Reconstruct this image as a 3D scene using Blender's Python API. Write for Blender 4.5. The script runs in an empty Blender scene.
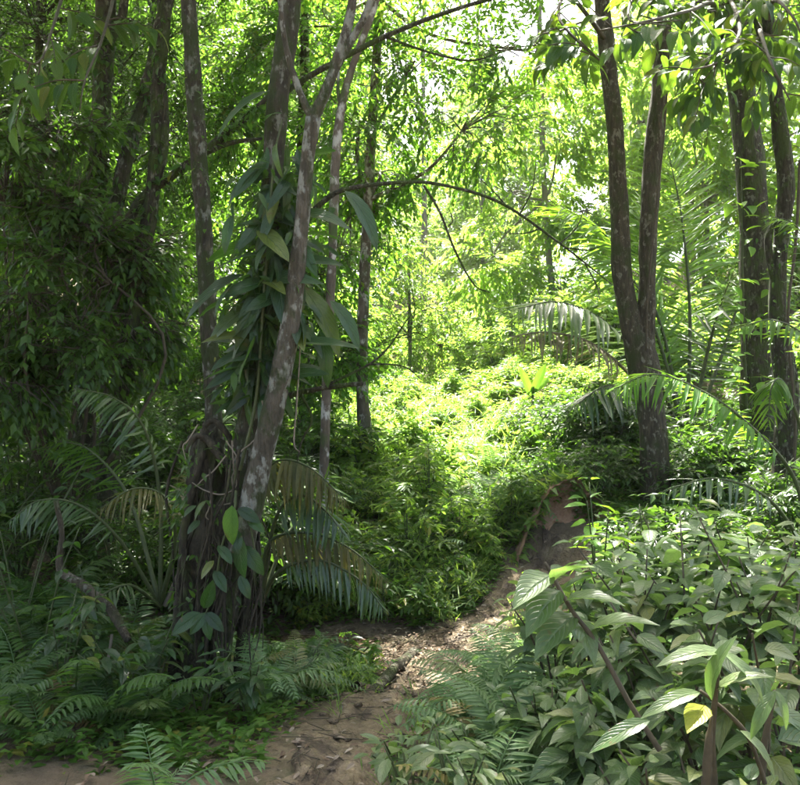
import bpy, math, random
import numpy as np
from mathutils import Matrix, Vector

R = math.radians
rng = np.random.default_rng(7)
random.seed(7)
scene = bpy.context.scene
C = scene.collection

# ------------------------------------------------------------------ camera, sky, sun, exposure
F = 858.0            # focal length in photo pixels (800 px wide)
ZC = 1.65
cam_d = bpy.data.cameras.new('camera'); cam = bpy.data.objects.new('camera', cam_d); C.objects.link(cam)
cam.location = (0, 0, ZC); cam.rotation_euler = (R(90), 0, 0)
cam_d.sensor_fit = 'HORIZONTAL'; cam_d.sensor_width = 36; cam_d.lens = 36 * F / 800
cam_d.clip_start = 0.05; cam_d.clip_end = 2000
scene.camera = cam

SUN_EL, SUN_AZ = 62.0, -6.0          # azimuth from +Y (ahead) towards +X
world = bpy.data.worlds.new('World'); scene.world = world; world.use_nodes = True
nt = world.node_tree; bg = nt.nodes['Background']
sky = nt.nodes.new('ShaderNodeTexSky'); sky.sky_type = 'NISHITA'; sky.sun_disc = False
sky.sun_elevation = R(SUN_EL); sky.sun_rotation = R(SUN_AZ)
sky.air_density = 0.7; sky.dust_density = 7.0; sky.ozone_density = 1.0
nt.links.new(sky.outputs[0], bg.inputs[0]); bg.inputs[1].default_value = 0.088
sd = bpy.data.lights.new('sun', 'SUN'); sd.energy = 5.0; sd.angle = R(0.53); sd.color = (1, .96, .88)
sun = bpy.data.objects.new('sun', sd); C.objects.link(sun)
sv = Vector((math.sin(R(SUN_AZ)) * math.cos(R(SUN_EL)), math.cos(R(SUN_AZ)) * math.cos(R(SUN_EL)), math.sin(R(SUN_EL))))
sun.rotation_euler = (-sv).to_track_quat('-Z', 'Y').to_euler()
sun.location = (0, 0, 40)
scene.view_settings.view_transform = 'Standard'; scene.view_settings.look = 'None'
scene.view_settings.exposure = 3.4; scene.view_settings.gamma = 1.0
cy = scene.cycles
cy.max_bounces = 7; cy.diffuse_bounces = 4; cy.glossy_bounces = 2; cy.transmission_bounces = 5
cy.volume_bounces = 0; cy.transparent_max_bounces = 4
cy.use_denoising = True; cy.caustics_reflective = False; cy.caustics_refractive = False
cy.sample_clamp_indirect = 6.0

# ------------------------------------------------------------------ helpers
def W(px, py, Y):
    return np.array(((px - 400) / F * Y, Y, ZC - (py - 392) / F * Y))

def nrm(a):
    a = np.asarray(a, float)
    return a / (np.linalg.norm(a, axis=-1, keepdims=True) + 1e-9)

def vnoise(x, y, s=0):           # cheap smooth noise, about -1..1
    return (np.sin(x * 1.7 + y * .9 + s) + np.sin(x * -.8 + y * 2.1 + s * 2.3) + np.sin(x * 3.1 - y * 1.3 + s * .7) * .5
            + np.sin(x * 2.2 + y * 3.7 + s * 1.9) * .5) / 3

CP = np.array([(0,-8,0),(-6,-6,.2),(6,-6,.3),(0,0,0),(0,2,0),(-.25,3.6,0),(-3,2,.05),(3,2,.1),(-.08,4.87,-.1),(.28,6,-.15),(.83,7.1,-.2),(1.2,7.97,-.05),
    (1.7,8.7,.45),(2,10,.75),(-.2,6.1,-.42),(-.3,5.75,-.36),(-.5,6.5,-.45),(-.15,6.6,-.42),(-.6,6.9,-.45),(0,8,-.2),(-1,8.5,-.2),(0,10,.3),(0,12,.75),(0,14,1.2),(0,17,1.6),
    (.5,20,1.75),(.6,23,1.95),(.5,30,2.9),(0,40,4.5),(0,60,8),(-1.2,4.9,-.05),(-2,4,.02),(-3,6,.1),(-4,9,.4),(-6,12,.9),
    (-8,20,2.5),(-15,20,3),(-15,40,6),(-3,15,1.4),(1.5,5,.1),(2,3,.1),(3,6,.3),(2.7,9,.42),(4.3,10,.5),(5,13,1.2),(4,16,2.0),
    (8,20,3.5),(12,30,5.5),(2.4,12,1.0),(2.5,15,1.9),(9,9,1.2),(-9,6,.6),(20,50,9),(-20,60,9),(30,10,4),(-30,10,3),(0,-40,1),(0,120,14),
    (60,60,12),(-60,60,12)], float)

def H(x, y):
    x = np.asarray(x, float); y = np.asarray(y, float)
    sh = x.shape; x = x.ravel(); y = y.ravel()
    out = np.empty_like(x)
    for i in range(0, len(x), 20000):
        d2 = (x[i:i+20000, None] - CP[:, 0]) ** 2 + (y[i:i+20000, None] - CP[:, 1]) ** 2 + .25
        w = d2 ** -2.2
        out[i:i+20000] = (w * CP[:, 2]).sum(1) / w.sum(1)
    r = np.hypot(x, y)
    out += vnoise(x * 1.5, y * 1.5) * .035 * np.clip(r / 4, 0, 2) + vnoise(x * 6, y * 6, 3) * .012
    return out.reshape(sh)
def Hs(x, y): return float(H(np.array([x]), np.array([y]))[0])

def mk_mesh(name, V, tris=None, quads=None, var=None, uv=None, smooth=False):
    me = bpy.data.meshes.new(name)
    V = np.asarray(V, np.float32).reshape(-1, 3)
    nt_ = 0 if tris is None else len(tris); nq = 0 if quads is None else len(quads)
    me.vertices.add(len(V)); me.vertices.foreach_set('co', V.ravel())
    loops = np.concatenate([np.asarray(a, np.int32).ravel() for a in (tris, quads) if a is not None and len(a)])
    me.loops.add(len(loops)); me.loops.foreach_set('vertex_index', loops)
    starts = np.concatenate([np.arange(nt_) * 3, nt_ * 3 + np.arange(nq) * 4]).astype(np.int32)
    me.polygons.add(nt_ + nq); me.polygons.foreach_set('loop_start', starts)
    me.polygons.foreach_set('use_smooth', np.full(nt_ + nq, smooth))
    if uv is not None:
        l = me.uv_layers.new(name='UVMap'); l.data.foreach_set('uv', np.asarray(uv, np.float32)[loops].ravel())
    if var is not None:
        a = me.attributes.new('var', 'FLOAT', 'POINT'); a.data.foreach_set('value', np.asarray(var, np.float32))
    me.update(calc_edges=True)
    return me

def add(name, me, mat=None, parent=None, kind=None):
    o = bpy.data.objects.new(name, me); C.objects.link(o)
    if mat is not None and not me.materials: me.materials.append(mat)
    if parent is not None: o.parent = parent
    if kind: o['kind'] = kind
    return o

def tag(o, label, cat, group=None):
    o['label'] = label; o['category'] = cat
    if group: o['group'] = group
    return o

def thing(name, label, cat, loc=(0, 0, 0), group=None, rz=0, s=1):
    o = bpy.data.objects.new(name, None); C.objects.link(o)
    o.location = [float(v) for v in loc]; o.rotation_euler = (0, 0, rz); o.scale = (s, s, s); o.empty_display_size = .1
    return tag(o, label, cat, group)

def dup(root, loc, rz, s, label=None, sz=None):
    r = root.copy(); C.objects.link(r)
    r.location = [float(v) for v in loc]; r.rotation_euler = (0, 0, rz); r.scale = (s, s, sz or s)
    if label: r['label'] = label
    for ch in root.children:
        c = ch.copy(); C.objects.link(c); c.parent = r
        for g in ch.children:
            d = g.copy(); C.objects.link(d); d.parent = c
    return r

def smooth_path(P, rad, n):
    """Catmull-Rom through P (k,3) with radii; n samples per span."""
    P = np.asarray(P, float); rad = np.asarray(rad, float)
    Q = np.c_[P, rad]
    Q = np.vstack([2 * Q[0] - Q[1], Q, 2 * Q[-1] - Q[-2]])
    out = []
    for i in range(1, len(Q) - 2):
        p0, p1, p2, p3 = Q[i-1], Q[i], Q[i+1], Q[i+2]
        for t in np.linspace(0, 1, n, endpoint=False):
            out.append(.5 * (2*p1 + (p2-p0)*t + (2*p0-5*p1+4*p2-p3)*t*t + (3*p1-p0-3*p2+p3)*t**3))
    out.append(Q[-2]); out = np.array(out)
    return out[:, :3], np.maximum(out[:, 3], .0008)

class MB:
    def __init__(s): s.V = []; s.T = []; s.Q = []; s.n = 0
    def tube(s, P, rad, seg=8, n=5, rough=0.0, seed=0, cap=True):
        P, rad = smooth_path(P, rad, n)
        m = len(P)
        T = nrm(np.gradient(P, axis=0))
        ref = np.array((1., 0, 0)) if abs(T[0] @ np.array((1., 0, 0))) < .8 else np.array((0, 1., 0))
        A = np.empty_like(P); a = ref
        for i in range(m):
            a = a - T[i] * (a @ T[i]); a = a / (np.linalg.norm(a) + 1e-9); A[i] = a
        B = np.cross(T, A)
        th = np.linspace(0, 2 * np.pi, seg, endpoint=False)
        rr = rad[:, None] * np.ones(seg)
        if rough:
            ar = np.cumsum(np.r_[0, np.linalg.norm(np.diff(P, axis=0), axis=1)])[:, None]
            k = 1 / max(rad.max(), .01)
            rr = rr * (1 + rough * (np.sin(th * 2 + ar * k * .35 + seed) * .5 + np.sin(th * 3 - ar * k * .8 + seed * 2) * .5
                       + np.sin(th * 5 + ar * k * 1.9 + seed * 3) * .35 + np.sin(ar * k * 1.1 + seed) * .4))
        V = P[:, None] + rr[..., None] * (np.cos(th)[None, :, None] * A[:, None] + np.sin(th)[None, :, None] * B[:, None])
        b = s.n; s.V.append(V.reshape(-1, 3)); s.n += m * seg
        i = np.arange(m - 1)[:, None] * seg; j = np.arange(seg)[None]; j2 = (j + 1) % seg
        s.Q.append(np.stack([b + i + j, b + i + j2, b + i + seg + j2, b + i + seg + j], -1).reshape(-1, 4))
        if cap:
            s.V.append(P[-1:] + T[-1] * rad[-1] * .3); c = s.n; s.n += 1
            k = b + (m - 1) * seg; jj = np.arange(seg)
            s.T.append(np.stack([k + jj, k + (jj + 1) % seg, np.full(seg, c)], -1))
        return s
    def prisms(s, A, B, r0, r1):
        """many thin 3-sided twigs from A to B at once"""
        m = len(A); T = nrm(B - A); ref = nrm(np.cross(T, np.array((.31, .2, .93)))); b2 = np.cross(T, ref)
        rings = []
        for Pp, r in ((A, r0), (B, r1)):
            for k in range(3):
                a = k * 2.0944
                rings.append(Pp + r * (math.cos(a) * ref + math.sin(a) * b2))
        V = np.stack(rings, 1).reshape(-1, 3); b = s.n + np.arange(m)[:, None] * 6
        s.V.append(V); s.n += len(V)
        for k in range(3):
            k2 = (k + 1) % 3
            s.Q.append(np.concatenate([b + k, b + k2, b + 3 + k2, b + 3 + k], 1))
        return s
    def raw(s, V, T=None, Q=None):
        b = s.n; s.V.append(np.asarray(V, float)); s.n += len(V)
        if T is not None: s.T.append(np.asarray(T) + b)
        if Q is not None: s.Q.append(np.asarray(Q) + b)
        return s
    def mesh(s, name, smooth=True, var=None):
        return mk_mesh(name, np.vstack(s.V), np.vstack(s.T) if s.T else None, np.vstack(s.Q) if s.Q else None, smooth=smooth, var=var)
    def build(s, name, mat, parent=None, kind=None, off=None):
        me = s.mesh(name)
        if off is not None:
            me.transform(Matrix.Translation([-float(v) for v in off]))
        return add(name, me, mat, parent, kind)

# ------------------------------------------------------------------ materials
def new_mat(name):
    m = bpy.data.materials.new(name); m.use_nodes = True
    n = m.node_tree; n.nodes.clear()
    out = n.nodes.new('ShaderNodeOutputMaterial')
    return m, n, out

def leaf_mat(name, c0, c1, tr, rough=.42, trf=.42, spec=.25, obj=False, veins=0, c2=None, rib=True):
    """c0..c1 leaf-to-leaf colour range, tr the transmitted colour, trf the share transmitted"""
    m, n, out = new_mat(name)
    N = n.nodes.new; Lk = n.links.new
    if obj:
        src = N('ShaderNodeObjectInfo').outputs['Random']
    else:
        a = N('ShaderNodeAttribute'); a.attribute_name = 'var'; src = a.outputs['Fac']
    cr = N('ShaderNodeValToRGB'); e = cr.color_ramp.elements
    e[0].color = (*c0, 1); e[1].color = (*c1, 1); e[0].position = .05; e[1].position = .9
    if c2 is not None:
        e[1].position = .86; x = cr.color_ramp.elements.new(.97); x.color = (*c2, 1)
    Lk(src, cr.inputs[0])
    col = cr.outputs[0]
    p = N('ShaderNodeBsdfPrincipled'); p.inputs['Roughness'].default_value = rough
    p.inputs['Specular IOR Level'].default_value = spec
    # blotchy fine variation over the blade
    tc = N('ShaderNodeTexCoord'); no = N('ShaderNodeTexNoise'); no.inputs['Scale'].default_value = 14; no.inputs['Detail'].default_value = 3
    Lk(tc.outputs['Object'], no.inputs['Vector'])
    mr = N('ShaderNodeMapRange'); mr.inputs[1].default_value = .3; mr.inputs[2].default_value = .7; mr.inputs[3].default_value = .78; mr.inputs[4].default_value = 1.2
    Lk(no.outputs[0], mr.inputs[0])
    mx = N('ShaderNodeVectorMath'); mx.operation = 'SCALE'; Lk(col, mx.inputs[0]); Lk(mr.outputs[0], mx.inputs['Scale'])
    col = mx.outputs[0]
    if veins:
        uv = N('ShaderNodeUVMap'); sp = N('ShaderNodeSeparateXYZ'); Lk(uv.outputs[0], sp.inputs[0])
        def mth(op, a, b=None, c=None):
            q = N('ShaderNodeMath'); q.operation = op
            for k, v in enumerate((a, b, c)):
                if v is None: continue
                if hasattr(v, 'is_linked'): Lk(v, q.inputs[k])
                else: q.inputs[k].default_value = v
            return q.outputs[0]
        au = mth('ABSOLUTE', mth('SUBTRACT', sp.outputs[0], .5))            # 0 at the midrib, .5 at the margin
        mid = mth('SMOOTH_MIN', mth('MULTIPLY', au, 22.0), 1.0, .2)         # 0 on the rib
        lat = mth('ABSOLUTE', mth('SUBTRACT', mth('FRACT', mth('SUBTRACT', mth('MULTIPLY', sp.outputs[1], float(veins)), mth('MULTIPLY', mth('POWER', au, 1.3), veins * .9))), .5))
        lat = mth('MINIMUM', mth('MULTIPLY', mth('SUBTRACT', .5, lat), 7.0), 1.0)  # 0 on a side vein
        hgt = mth('MULTIPLY', mth('ADD', .25, mth('MULTIPLY', lat, .75)), mth('MINIMUM', mid, 1.0))
        bp = N('ShaderNodeBump'); bp.inputs['Strength'].default_value = .55; bp.inputs['Distance'].default_value = .012
        Lk(hgt, bp.inputs['Height']); Lk(bp.outputs[0], p.inputs['Normal'])
        vm = N('ShaderNodeMix'); vm.data_type = 'RGBA'
        vf = mth('MULTIPLY', mth('SUBTRACT', 1.0, hgt), .5)
        Lk(vf, vm.inputs['Factor']); Lk(col, vm.inputs['A']); vm.inputs['B'].default_value = (c1[0]*1.5+.03, c1[1]*1.4+.03, c1[2]*1.5+.02, 1)
        col = vm.outputs['Result']
        oi = N('ShaderNodeObjectInfo'); ad_ = N('ShaderNodeVectorMath'); ad_.operation = 'MULTIPLY_ADD'; Lk(oi.outputs['Random'], ad_.inputs[0]); ad_.inputs[1].default_value = (37, 53, 71); Lk(tc.outputs['Object'], ad_.inputs[2])
        bn = N('ShaderNodeTexNoise'); bn.inputs['Scale'].default_value = 5.5; bn.inputs['Detail'].default_value = 4; Lk(ad_.outputs[0], bn.inputs['Vector'])
        bf = mth('MULTIPLY', mth('MINIMUM', mth('MAXIMUM', mth('MULTIPLY', mth('SUBTRACT', mth('ADD', bn.outputs[0], mth('MULTIPLY', au, .22)), .72), 18.0), 0.0), 1.0), .8)
        bm_ = N('ShaderNodeMix'); bm_.data_type = 'RGBA'; Lk(bf, bm_.inputs['Factor']); Lk(col, bm_.inputs['A']); bm_.inputs['B'].default_value = (.09, .055, .02, 1); col = bm_.outputs['Result']
    Lk(col, p.inputs['Base Color'])
    t = N('ShaderNodeBsdfTranslucent'); 
    tm = N('ShaderNodeMix'); tm.data_type = 'RGBA'; tm.blend_type = 'MIX'; tm.inputs['Factor'].default_value = .8
    tv = N('ShaderNodeVectorMath'); tv.operation = 'SCALE'; tv.inputs['Scale'].default_value = 3.0; Lk(col, tv.inputs[0])
    Lk(tv.outputs[0], tm.inputs['A']); tm.inputs['B'].default_value = (*tr, 1)
    Lk(tm.outputs['Result'], t.inputs['Color'])
    ms = N('ShaderNodeMixShader'); ms.inputs[0].default_value = trf
    Lk(p.outputs[0], ms.inputs[1]); Lk(t.outputs[0], ms.inputs[2]); Lk(ms.outputs[0], out.inputs[0])
    return m

def rough_mat(name, cols, scale=6, rough=.85, bump=.6, dist=.02, stretch=(1, 1, 1), patch=None, moss=None, fine=60, var=False):
    m, n, out = new_mat(name); N = n.nodes.new; Lk = n.links.new
    tc = N('ShaderNodeTexCoord'); mp = N('ShaderNodeMapping'); mp.inputs['Scale'].default_value = stretch
    Lk(tc.outputs['Object'], mp.inputs[0])
    a = N('ShaderNodeTexNoise'); a.inputs['Scale'].default_value = scale; a.inputs['Detail'].default_value = 8; a.inputs['Roughness'].default_value = .65
    Lk(mp.outputs[0], a.inputs['Vector'])
    cr = N('ShaderNodeValToRGB'); e = cr.color_ramp.elements
    e[0].position = .3; e[1].position = .7; e[0].color = (*cols[0], 1); e[1].color = (*cols[-1], 1)
    for k, c in enumerate(cols[1:-1]):
        x = e.new(.3 + .4 * (k + 1) / (len(cols) - 1)); x.color = (*c, 1)
    if var:
        at = N('ShaderNodeAttribute'); at.attribute_name = 'var'; Lk(at.outputs['Fac'], cr.inputs[0])
        e[0].position = 0; e[-1].position = 1
    else:
        Lk(a.outputs[0], cr.inputs[0])
    col = cr.outputs[0]
    for spec in (patch, moss):
        if not spec: continue
        c, sc, lo, hi = spec
        b = N('ShaderNodeTexNoise'); b.inputs['Scale'].default_value = sc; b.inputs['Detail'].default_value = 5; b.inputs['Roughness'].default_value = .6
        mp2 = N('ShaderNodeMapping'); mp2.inputs['Location'].default_value = (sc, 3.1 * sc, 1.7); mp2.inputs['Scale'].default_value = (1, 1, .6); Lk(tc.outputs['Object'], mp2.inputs[0]); Lk(mp2.outputs[0], b.inputs['Vector'])
        mr = N('ShaderNodeMapRange'); mr.inputs[1].default_value = lo; mr.inputs[2].default_value = hi; Lk(b.outputs[0], mr.inputs[0])
        mx = N('ShaderNodeMix'); mx.data_type = 'RGBA'; Lk(mr.outputs[0], mx.inputs['Factor']); Lk(col, mx.inputs['A']); mx.inputs['B'].default_value = (*c, 1)
        col = mx.outputs['Result']
    f = N('ShaderNodeTexNoise'); f.inputs['Scale'].default_value = fine; f.inputs['Detail'].default_value = 6; Lk(mp.outputs[0], f.inputs['Vector'])
    ad = N('ShaderNodeMath'); ad.operation = 'ADD'; Lk(a.outputs[0], ad.inputs[0]); Lk(f.outputs[0], ad.inputs[1])
    bp = N('ShaderNodeBump'); bp.inputs['Strength'].default_value = bump; bp.inputs['Distance'].default_value = dist; Lk(ad.outputs[0], bp.inputs['Height'])
    p = N('ShaderNodeBsdfPrincipled'); p.inputs['Roughness'].default_value = rough; p.inputs['Specular IOR Level'].default_value = .3
    Lk(col, p.inputs['Base Color']); Lk(bp.outputs[0], p.inputs['Normal']); Lk(p.outputs[0], out.inputs[0])
    return m

M = {}
M['leaf_dark'] = leaf_mat('leaf_dark', (.016, .04, .007), (.042, .085, .012), (.14, .30, .02), .36, .38)  # dark leaf colour; on the right bank it puts shade into the bushes
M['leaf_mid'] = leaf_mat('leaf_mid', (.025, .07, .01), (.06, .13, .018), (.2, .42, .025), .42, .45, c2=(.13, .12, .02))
M['leaf_light'] = leaf_mat('leaf_light', (.055, .115, .014), (.10, .17, .026), (.36, .58, .06), .42, .5, c2=(.19, .17, .02))  # light leaf colour; in the clearing it puts sunlight into the plants
M['leaf_far'] = leaf_mat('leaf_far', (.03, .075, .014), (.07, .14, .028), (.36, .54, .09), .5, .5, c2=(.13, .15, .03))
M['leaf_climber'] = leaf_mat('leaf_climber', (.008, .026, .006), (.024, .062, .012), (.12, .3, .02), .36, .3, spec=.45, obj=True, veins=9, c2=(.10, .12, .01))
M['leaf_broad'] = leaf_mat('leaf_broad', (.038, .08, .02), (.12, .165, .065), (.22, .4, .05), .38, .32, spec=.5, obj=True, veins=8, c2=(.11, .12, .03))
M['leaf_bough'] = leaf_mat('leaf_bough', (.016, .05, .01), (.036, .085, .014), (.2, .36, .015), .4, .34, obj=True, veins=10, c2=(.10, .10, .01))
M['leaf_banana'] = leaf_mat('leaf_banana', (.035, .09, .012), (.06, .13, .02), (.18, .36, .02), .4, .4, obj=True, veins=30)
M['fern'] = leaf_mat('fern', (.065, .125, .042), (.12, .18, .075), (.22, .4, .06), .48, .32, obj=True, c2=(.16, .12, .04))
M['fern_shade'] = leaf_mat('fern_shade', (.02, .052, .01), (.042, .09, .018), (.14, .28, .03), .5, .35, obj=True, c2=(.10, .07, .025))  # darker copy of fern, with the left side's shade put into the colour
M['palm'] = leaf_mat('palm', (.03, .08, .01), (.065, .13, .018), (.32, .55, .03), .42, .48, obj=True)
M['palm_grey'] = leaf_mat('palm_grey', (.03, .065, .02), (.06, .1, .034), (.16, .3, .04), .33, .32, spec=.55, obj=True)
M['palm_sheen'] = leaf_mat('palm_sheen', (.07, .11, .055), (.12, .16, .085), (.3, .45, .1), .35, .4, spec=.6, obj=True)  # paler copy of palm_grey: the sun's sheen put into the leaflet colour
M['palm_sunlit'] = leaf_mat('palm_sunlit', (.045, .13, .012), (.075, .17, .018), (.34, .62, .03), .4, .5, obj=True)  # brighter copy of palm: sunlight on one frond put into its colour
M['palm_dry'] = leaf_mat('palm_dry', (.11, .095, .045), (.2, .17, .09), (.2, .18, .06), .6, .25, obj=True)
M['palm_yellow'] = leaf_mat('palm_yellow', (.06, .07, .018), (.11, .10, .03), (.2, .2, .03), .5, .32, obj=True)
M['leaf_yellow'] = leaf_mat('leaf_yellow', (.22, .25, .02), (.26, .28, .03), (.5, .5, .03), .45, .4, obj=True, veins=8)
M['leaf_fresh'] = leaf_mat('leaf_fresh', (.06, .16, .015), (.09, .2, .02), (.38, .62, .03), .4, .5, obj=True, veins=8)
M['grass'] = leaf_mat('grass', (.05, .11, .02), (.11, .18, .035), (.34, .5, .05), .5, .42)
M['litter'] = rough_mat('litter', [(.06, .04, .022), (.13, .085, .05), (.17, .125, .08), (.22, .185, .135)], var=True, bump=.3)
M['stem_green'] = rough_mat('stem_green', [(.03, .045, .012), (.06, .075, .022)], 20, .6, .2, .004)
M['stem_brown'] = rough_mat('stem_brown', [(.035, .03, .016), (.075, .06, .034)], 20, .75, .4, .006)
M['bark_pale'] = rough_mat('bark_pale', [(.04, .034, .022), (.085, .07, .048), (.15, .13, .095)], 13, .85, .7, .02, (1, 1, .35), patch=((.36, .36, .31), 9, .52, .6), moss=((.05, .075, .02), 5, .52, .68))
M['bark_lichen'] = rough_mat('bark_lichen', [(.02, .019, .01), (.052, .047, .027), (.10, .09, .056)], 30, .9, 1.0, .05, (1, 1, .22), patch=((.18, .19, .145), 17, .54, .6), moss=((.035, .05, .012), 9, .46, .58))
M['bark_stem'] = rough_mat('bark_stem', [(.04, .036, .022), (.085, .076, .05), (.14, .125, .088)], 30, .9, 1.0, .05, (1, 1, .22), patch=((.27, .28, .225), 14, .5, .57), moss=((.04, .055, .014), 9, .52, .64))
M['bark_mossy'] = rough_mat('bark_mossy', [(.014, .013, .006), (.034, .032, .016), (.075, .067, .038)], 34, .9, 1.0, .05, (1, 1, .22), moss=((.04, .06, .01), 9, .46, .58), patch=((.12, .125, .085), 20, .56, .62))
M['bark_brown'] = rough_mat('bark_brown', [(.026, .022, .012), (.056, .047, .027), (.10, .084, .05)], 32, .85, 1.0, .04, (1, 1, .2), patch=((.16, .155, .11), 22, .56, .62), moss=((.04, .052, .013), 6, .48, .64))
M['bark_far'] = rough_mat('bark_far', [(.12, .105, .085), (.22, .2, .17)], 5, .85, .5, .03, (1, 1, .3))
M['root'] = rough_mat('root', [(.012, .011, .006), (.028, .024, .013), (.06, .05, .03)], 32, .9, .8, .015, (1, 1, .4), moss=((.05, .065, .018), 6, .54, .68))
M['vine_pale'] = rough_mat('vine_pale', [(.10, .085, .055), (.2, .17, .12)], 14, .8, .4, .005)
M['soil'] = rough_mat('soil', [(.07, .052, .03), (.11, .082, .047), (.15, .115, .072)], 3, .95, .9, .03, fine=30, moss=((.06, .07, .03), 2.2, .52, .7))
M['mud'] = rough_mat('mud', [(.105, .078, .042), (.175, .132, .075), (.25, .195, .122)], 7, .75, 1.0, .05, fine=40, patch=((.07, .05, .032), 4, .5, .62))
M['clay'] = rough_mat('clay', [(.2, .105, .055), (.32, .19, .11), (.42, .29, .19)], 6, .95, 1.0, .05, fine=25)

# ------------------------------------------------------------------ ground, path, bank
def warp(n, lim, k): 
    t = np.linspace(-1, 1, n); return np.sinh(t * k) / np.sinh(k) * lim
gx = warp(190, 90, 4.9); gy = warp(210, 90, 4.6) + 10
X, Y_ = np.meshgrid(gx, gy)
PATH = np.array([(-.55, 2.2), (-.42, 3.0), (-.27, 3.7), (-.08, 4.87), (.26, 6.0), (.80, 7.1), (1.15, 7.75), (1.55, 8.35)])
PW = np.array([.32, .31, .29, .27, .26, .25, .23, .2])
pc, pw = smooth_path(np.c_[PATH, PATH[:, 0] * 0], PW, 14); pc = pc[:, :2]
def path_dist(x, y):
    sh = np.shape(x); x = np.ravel(x); y = np.ravel(y)
    d = np.hypot(x[:, None] - pc[:, 0], y[:, None] - pc[:, 1]) - pw
    return d.min(1).reshape(sh)
Z = H(X, Y_) - .035 * np.clip(-path_dist(X, Y_) / .12, 0, 1)
ni, nj = X.shape
q = (np.arange(ni - 1)[:, None] * nj + np.arange(nj - 1)[None]).ravel()
ground = add('ground', mk_mesh('ground', np.stack([X, Y_, Z], -1), quads=np.stack([q, q + 1, q + nj + 1, q + nj], 1), smooth=True), M['soil'], kind='structure')

# footpath: a worn strip with ruts and crumbled edges
nc = 27; m_ = len(pc)
tan = nrm(np.gradient(pc, axis=0)); side = np.c_[tan[:, 1], -tan[:, 0]]
u = np.linspace(-1, 1, nc)
ar = np.cumsum(np.r_[0, np.linalg.norm(np.diff(pc, axis=0), axis=1)])
edge = 1 + .18 * np.sin(ar * 9)[:, None] * np.sign(u)[None] + .12 * np.sin(ar * 23 + 1)[:, None]
PX = pc[:, None, 0] + side[:, None, 0] * u[None] * pw[:, None] * edge; PY = pc[:, None, 1] + side[:, None, 1] * u[None] * pw[:, None] * edge
prof = np.where(abs(u) > .9, -.075, .018) - .028 * np.exp(-((u + .35) / .16) ** 2) - .022 * np.exp(-((u - .4) / .13) ** 2)
PZ = H(PX, PY) + prof[None] + .012 * vnoise(PX * 22, PY * 9, 5) + .009 * vnoise(PX * 47, PY * 39, 2) + .006 * np.random.default_rng(2).normal(size=PX.shape)
q = (np.arange(m_ - 1)[:, None] * nc + np.arange(nc - 1)[None]).ravel()
add('dirt_path', mk_mesh('dirt_path', np.stack([PX, PY, PZ], -1), quads=np.stack([q, q + nc, q + nc + 1, q + 1], 1), smooth=True), M['mud'], kind='structure')

# eroded clay bank where the path climbs
def lump(c, r, n1=26, n2=16, seed=0, amp=.18, notch=None):
    th = np.linspace(0, 2 * np.pi, n1, endpoint=False); ph = np.linspace(-.5 * np.pi, .5 * np.pi, n2)
    T, P = np.meshgrid(th, ph)
    d = np.stack([np.cos(P) * np.cos(T), np.cos(P) * np.sin(T), np.sin(P)], -1)
    k = 1 + amp * (vnoise(d[..., 0] * 3 + d[..., 2] * 2, d[..., 1] * 3 - d[..., 2], seed) + .5 * vnoise(d[..., 0] * 8 + d[..., 2] * 5, d[..., 1] * 8 + d[..., 2] * 3, seed + 2))
    if notch is not None:
        nd, dep, wd = notch
        k = k - dep * np.exp(-((1 - d @ nrm(nd)) / wd) ** 2)
    V = np.asarray(c) + d * k[..., None] * np.asarray(r)
    i = (np.arange(n2 - 1)[:, None] * n1); j = np.arange(n1)[None]; j2 = (j + 1) % n1
    return V.reshape(-1, 3), np.stack([i + j, i + j2, i + n1 + j2, i + n1 + j], -1).reshape(-1, 4)
nu, nv = 60, 34
us_, vs_ = np.meshgrid(np.linspace(0, 1, nu), np.linspace(0, 1, nv))
A0, A1, A2 = np.array((1.1, 8.2)), np.array((1.5, 8.5)), np.array((2.15, 8.42))
cx_ = ((1-us_)**2)[..., None] * A0 + (2*us_*(1-us_))[..., None] * A1 + (us_**2)[..., None] * A2
hgt = .52 * np.sin(np.pi * us_) ** .7 * (1 + .15 * vnoise(us_ * 14, us_ * 5, 3))
fv = np.clip(vs_ / .62, 0, 1)                               # the face, then the turf lip running back
back = np.where(vs_ < .62, .16 * np.sin(np.pi * fv) ** 1.3 * (1 + .5 * vnoise(us_ * 9, vs_ * 3)) + .02, (vs_ - .62) / .38 * .3 - .05 * np.exp(-((vs_ - .64) / .03) ** 2))
nz = vnoise(us_ * 9, vs_ * 6, 8) * .05 + vnoise(us_ * 22, vs_ * 13, 1) * .04 + vnoise(us_ * 51, vs_ * 37, 4) * .016 + vnoise(us_ * 110, vs_ * 90, 6) * .007
bx = cx_[..., 0] - .25 * back + nz * .4; by = cx_[..., 1] + back + nz
g0 = H(cx_[..., 0], cx_[..., 1]) - .06
bz = g0 + fv * hgt + np.where(vs_ > .62, -((vs_ - .62) / .38) ** 2 * .22, 0) + nz * .5
q = (np.arange(nv - 1)[:, None] * nu + np.arange(nu - 1)[None]).ravel()
add('soil_bank', mk_mesh('soil_bank', np.stack([bx, by, bz], -1), quads=np.stack([q, q + 1, q + nu + 1, q + nu], 1), smooth=True), M['clay'], kind='structure')

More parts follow.
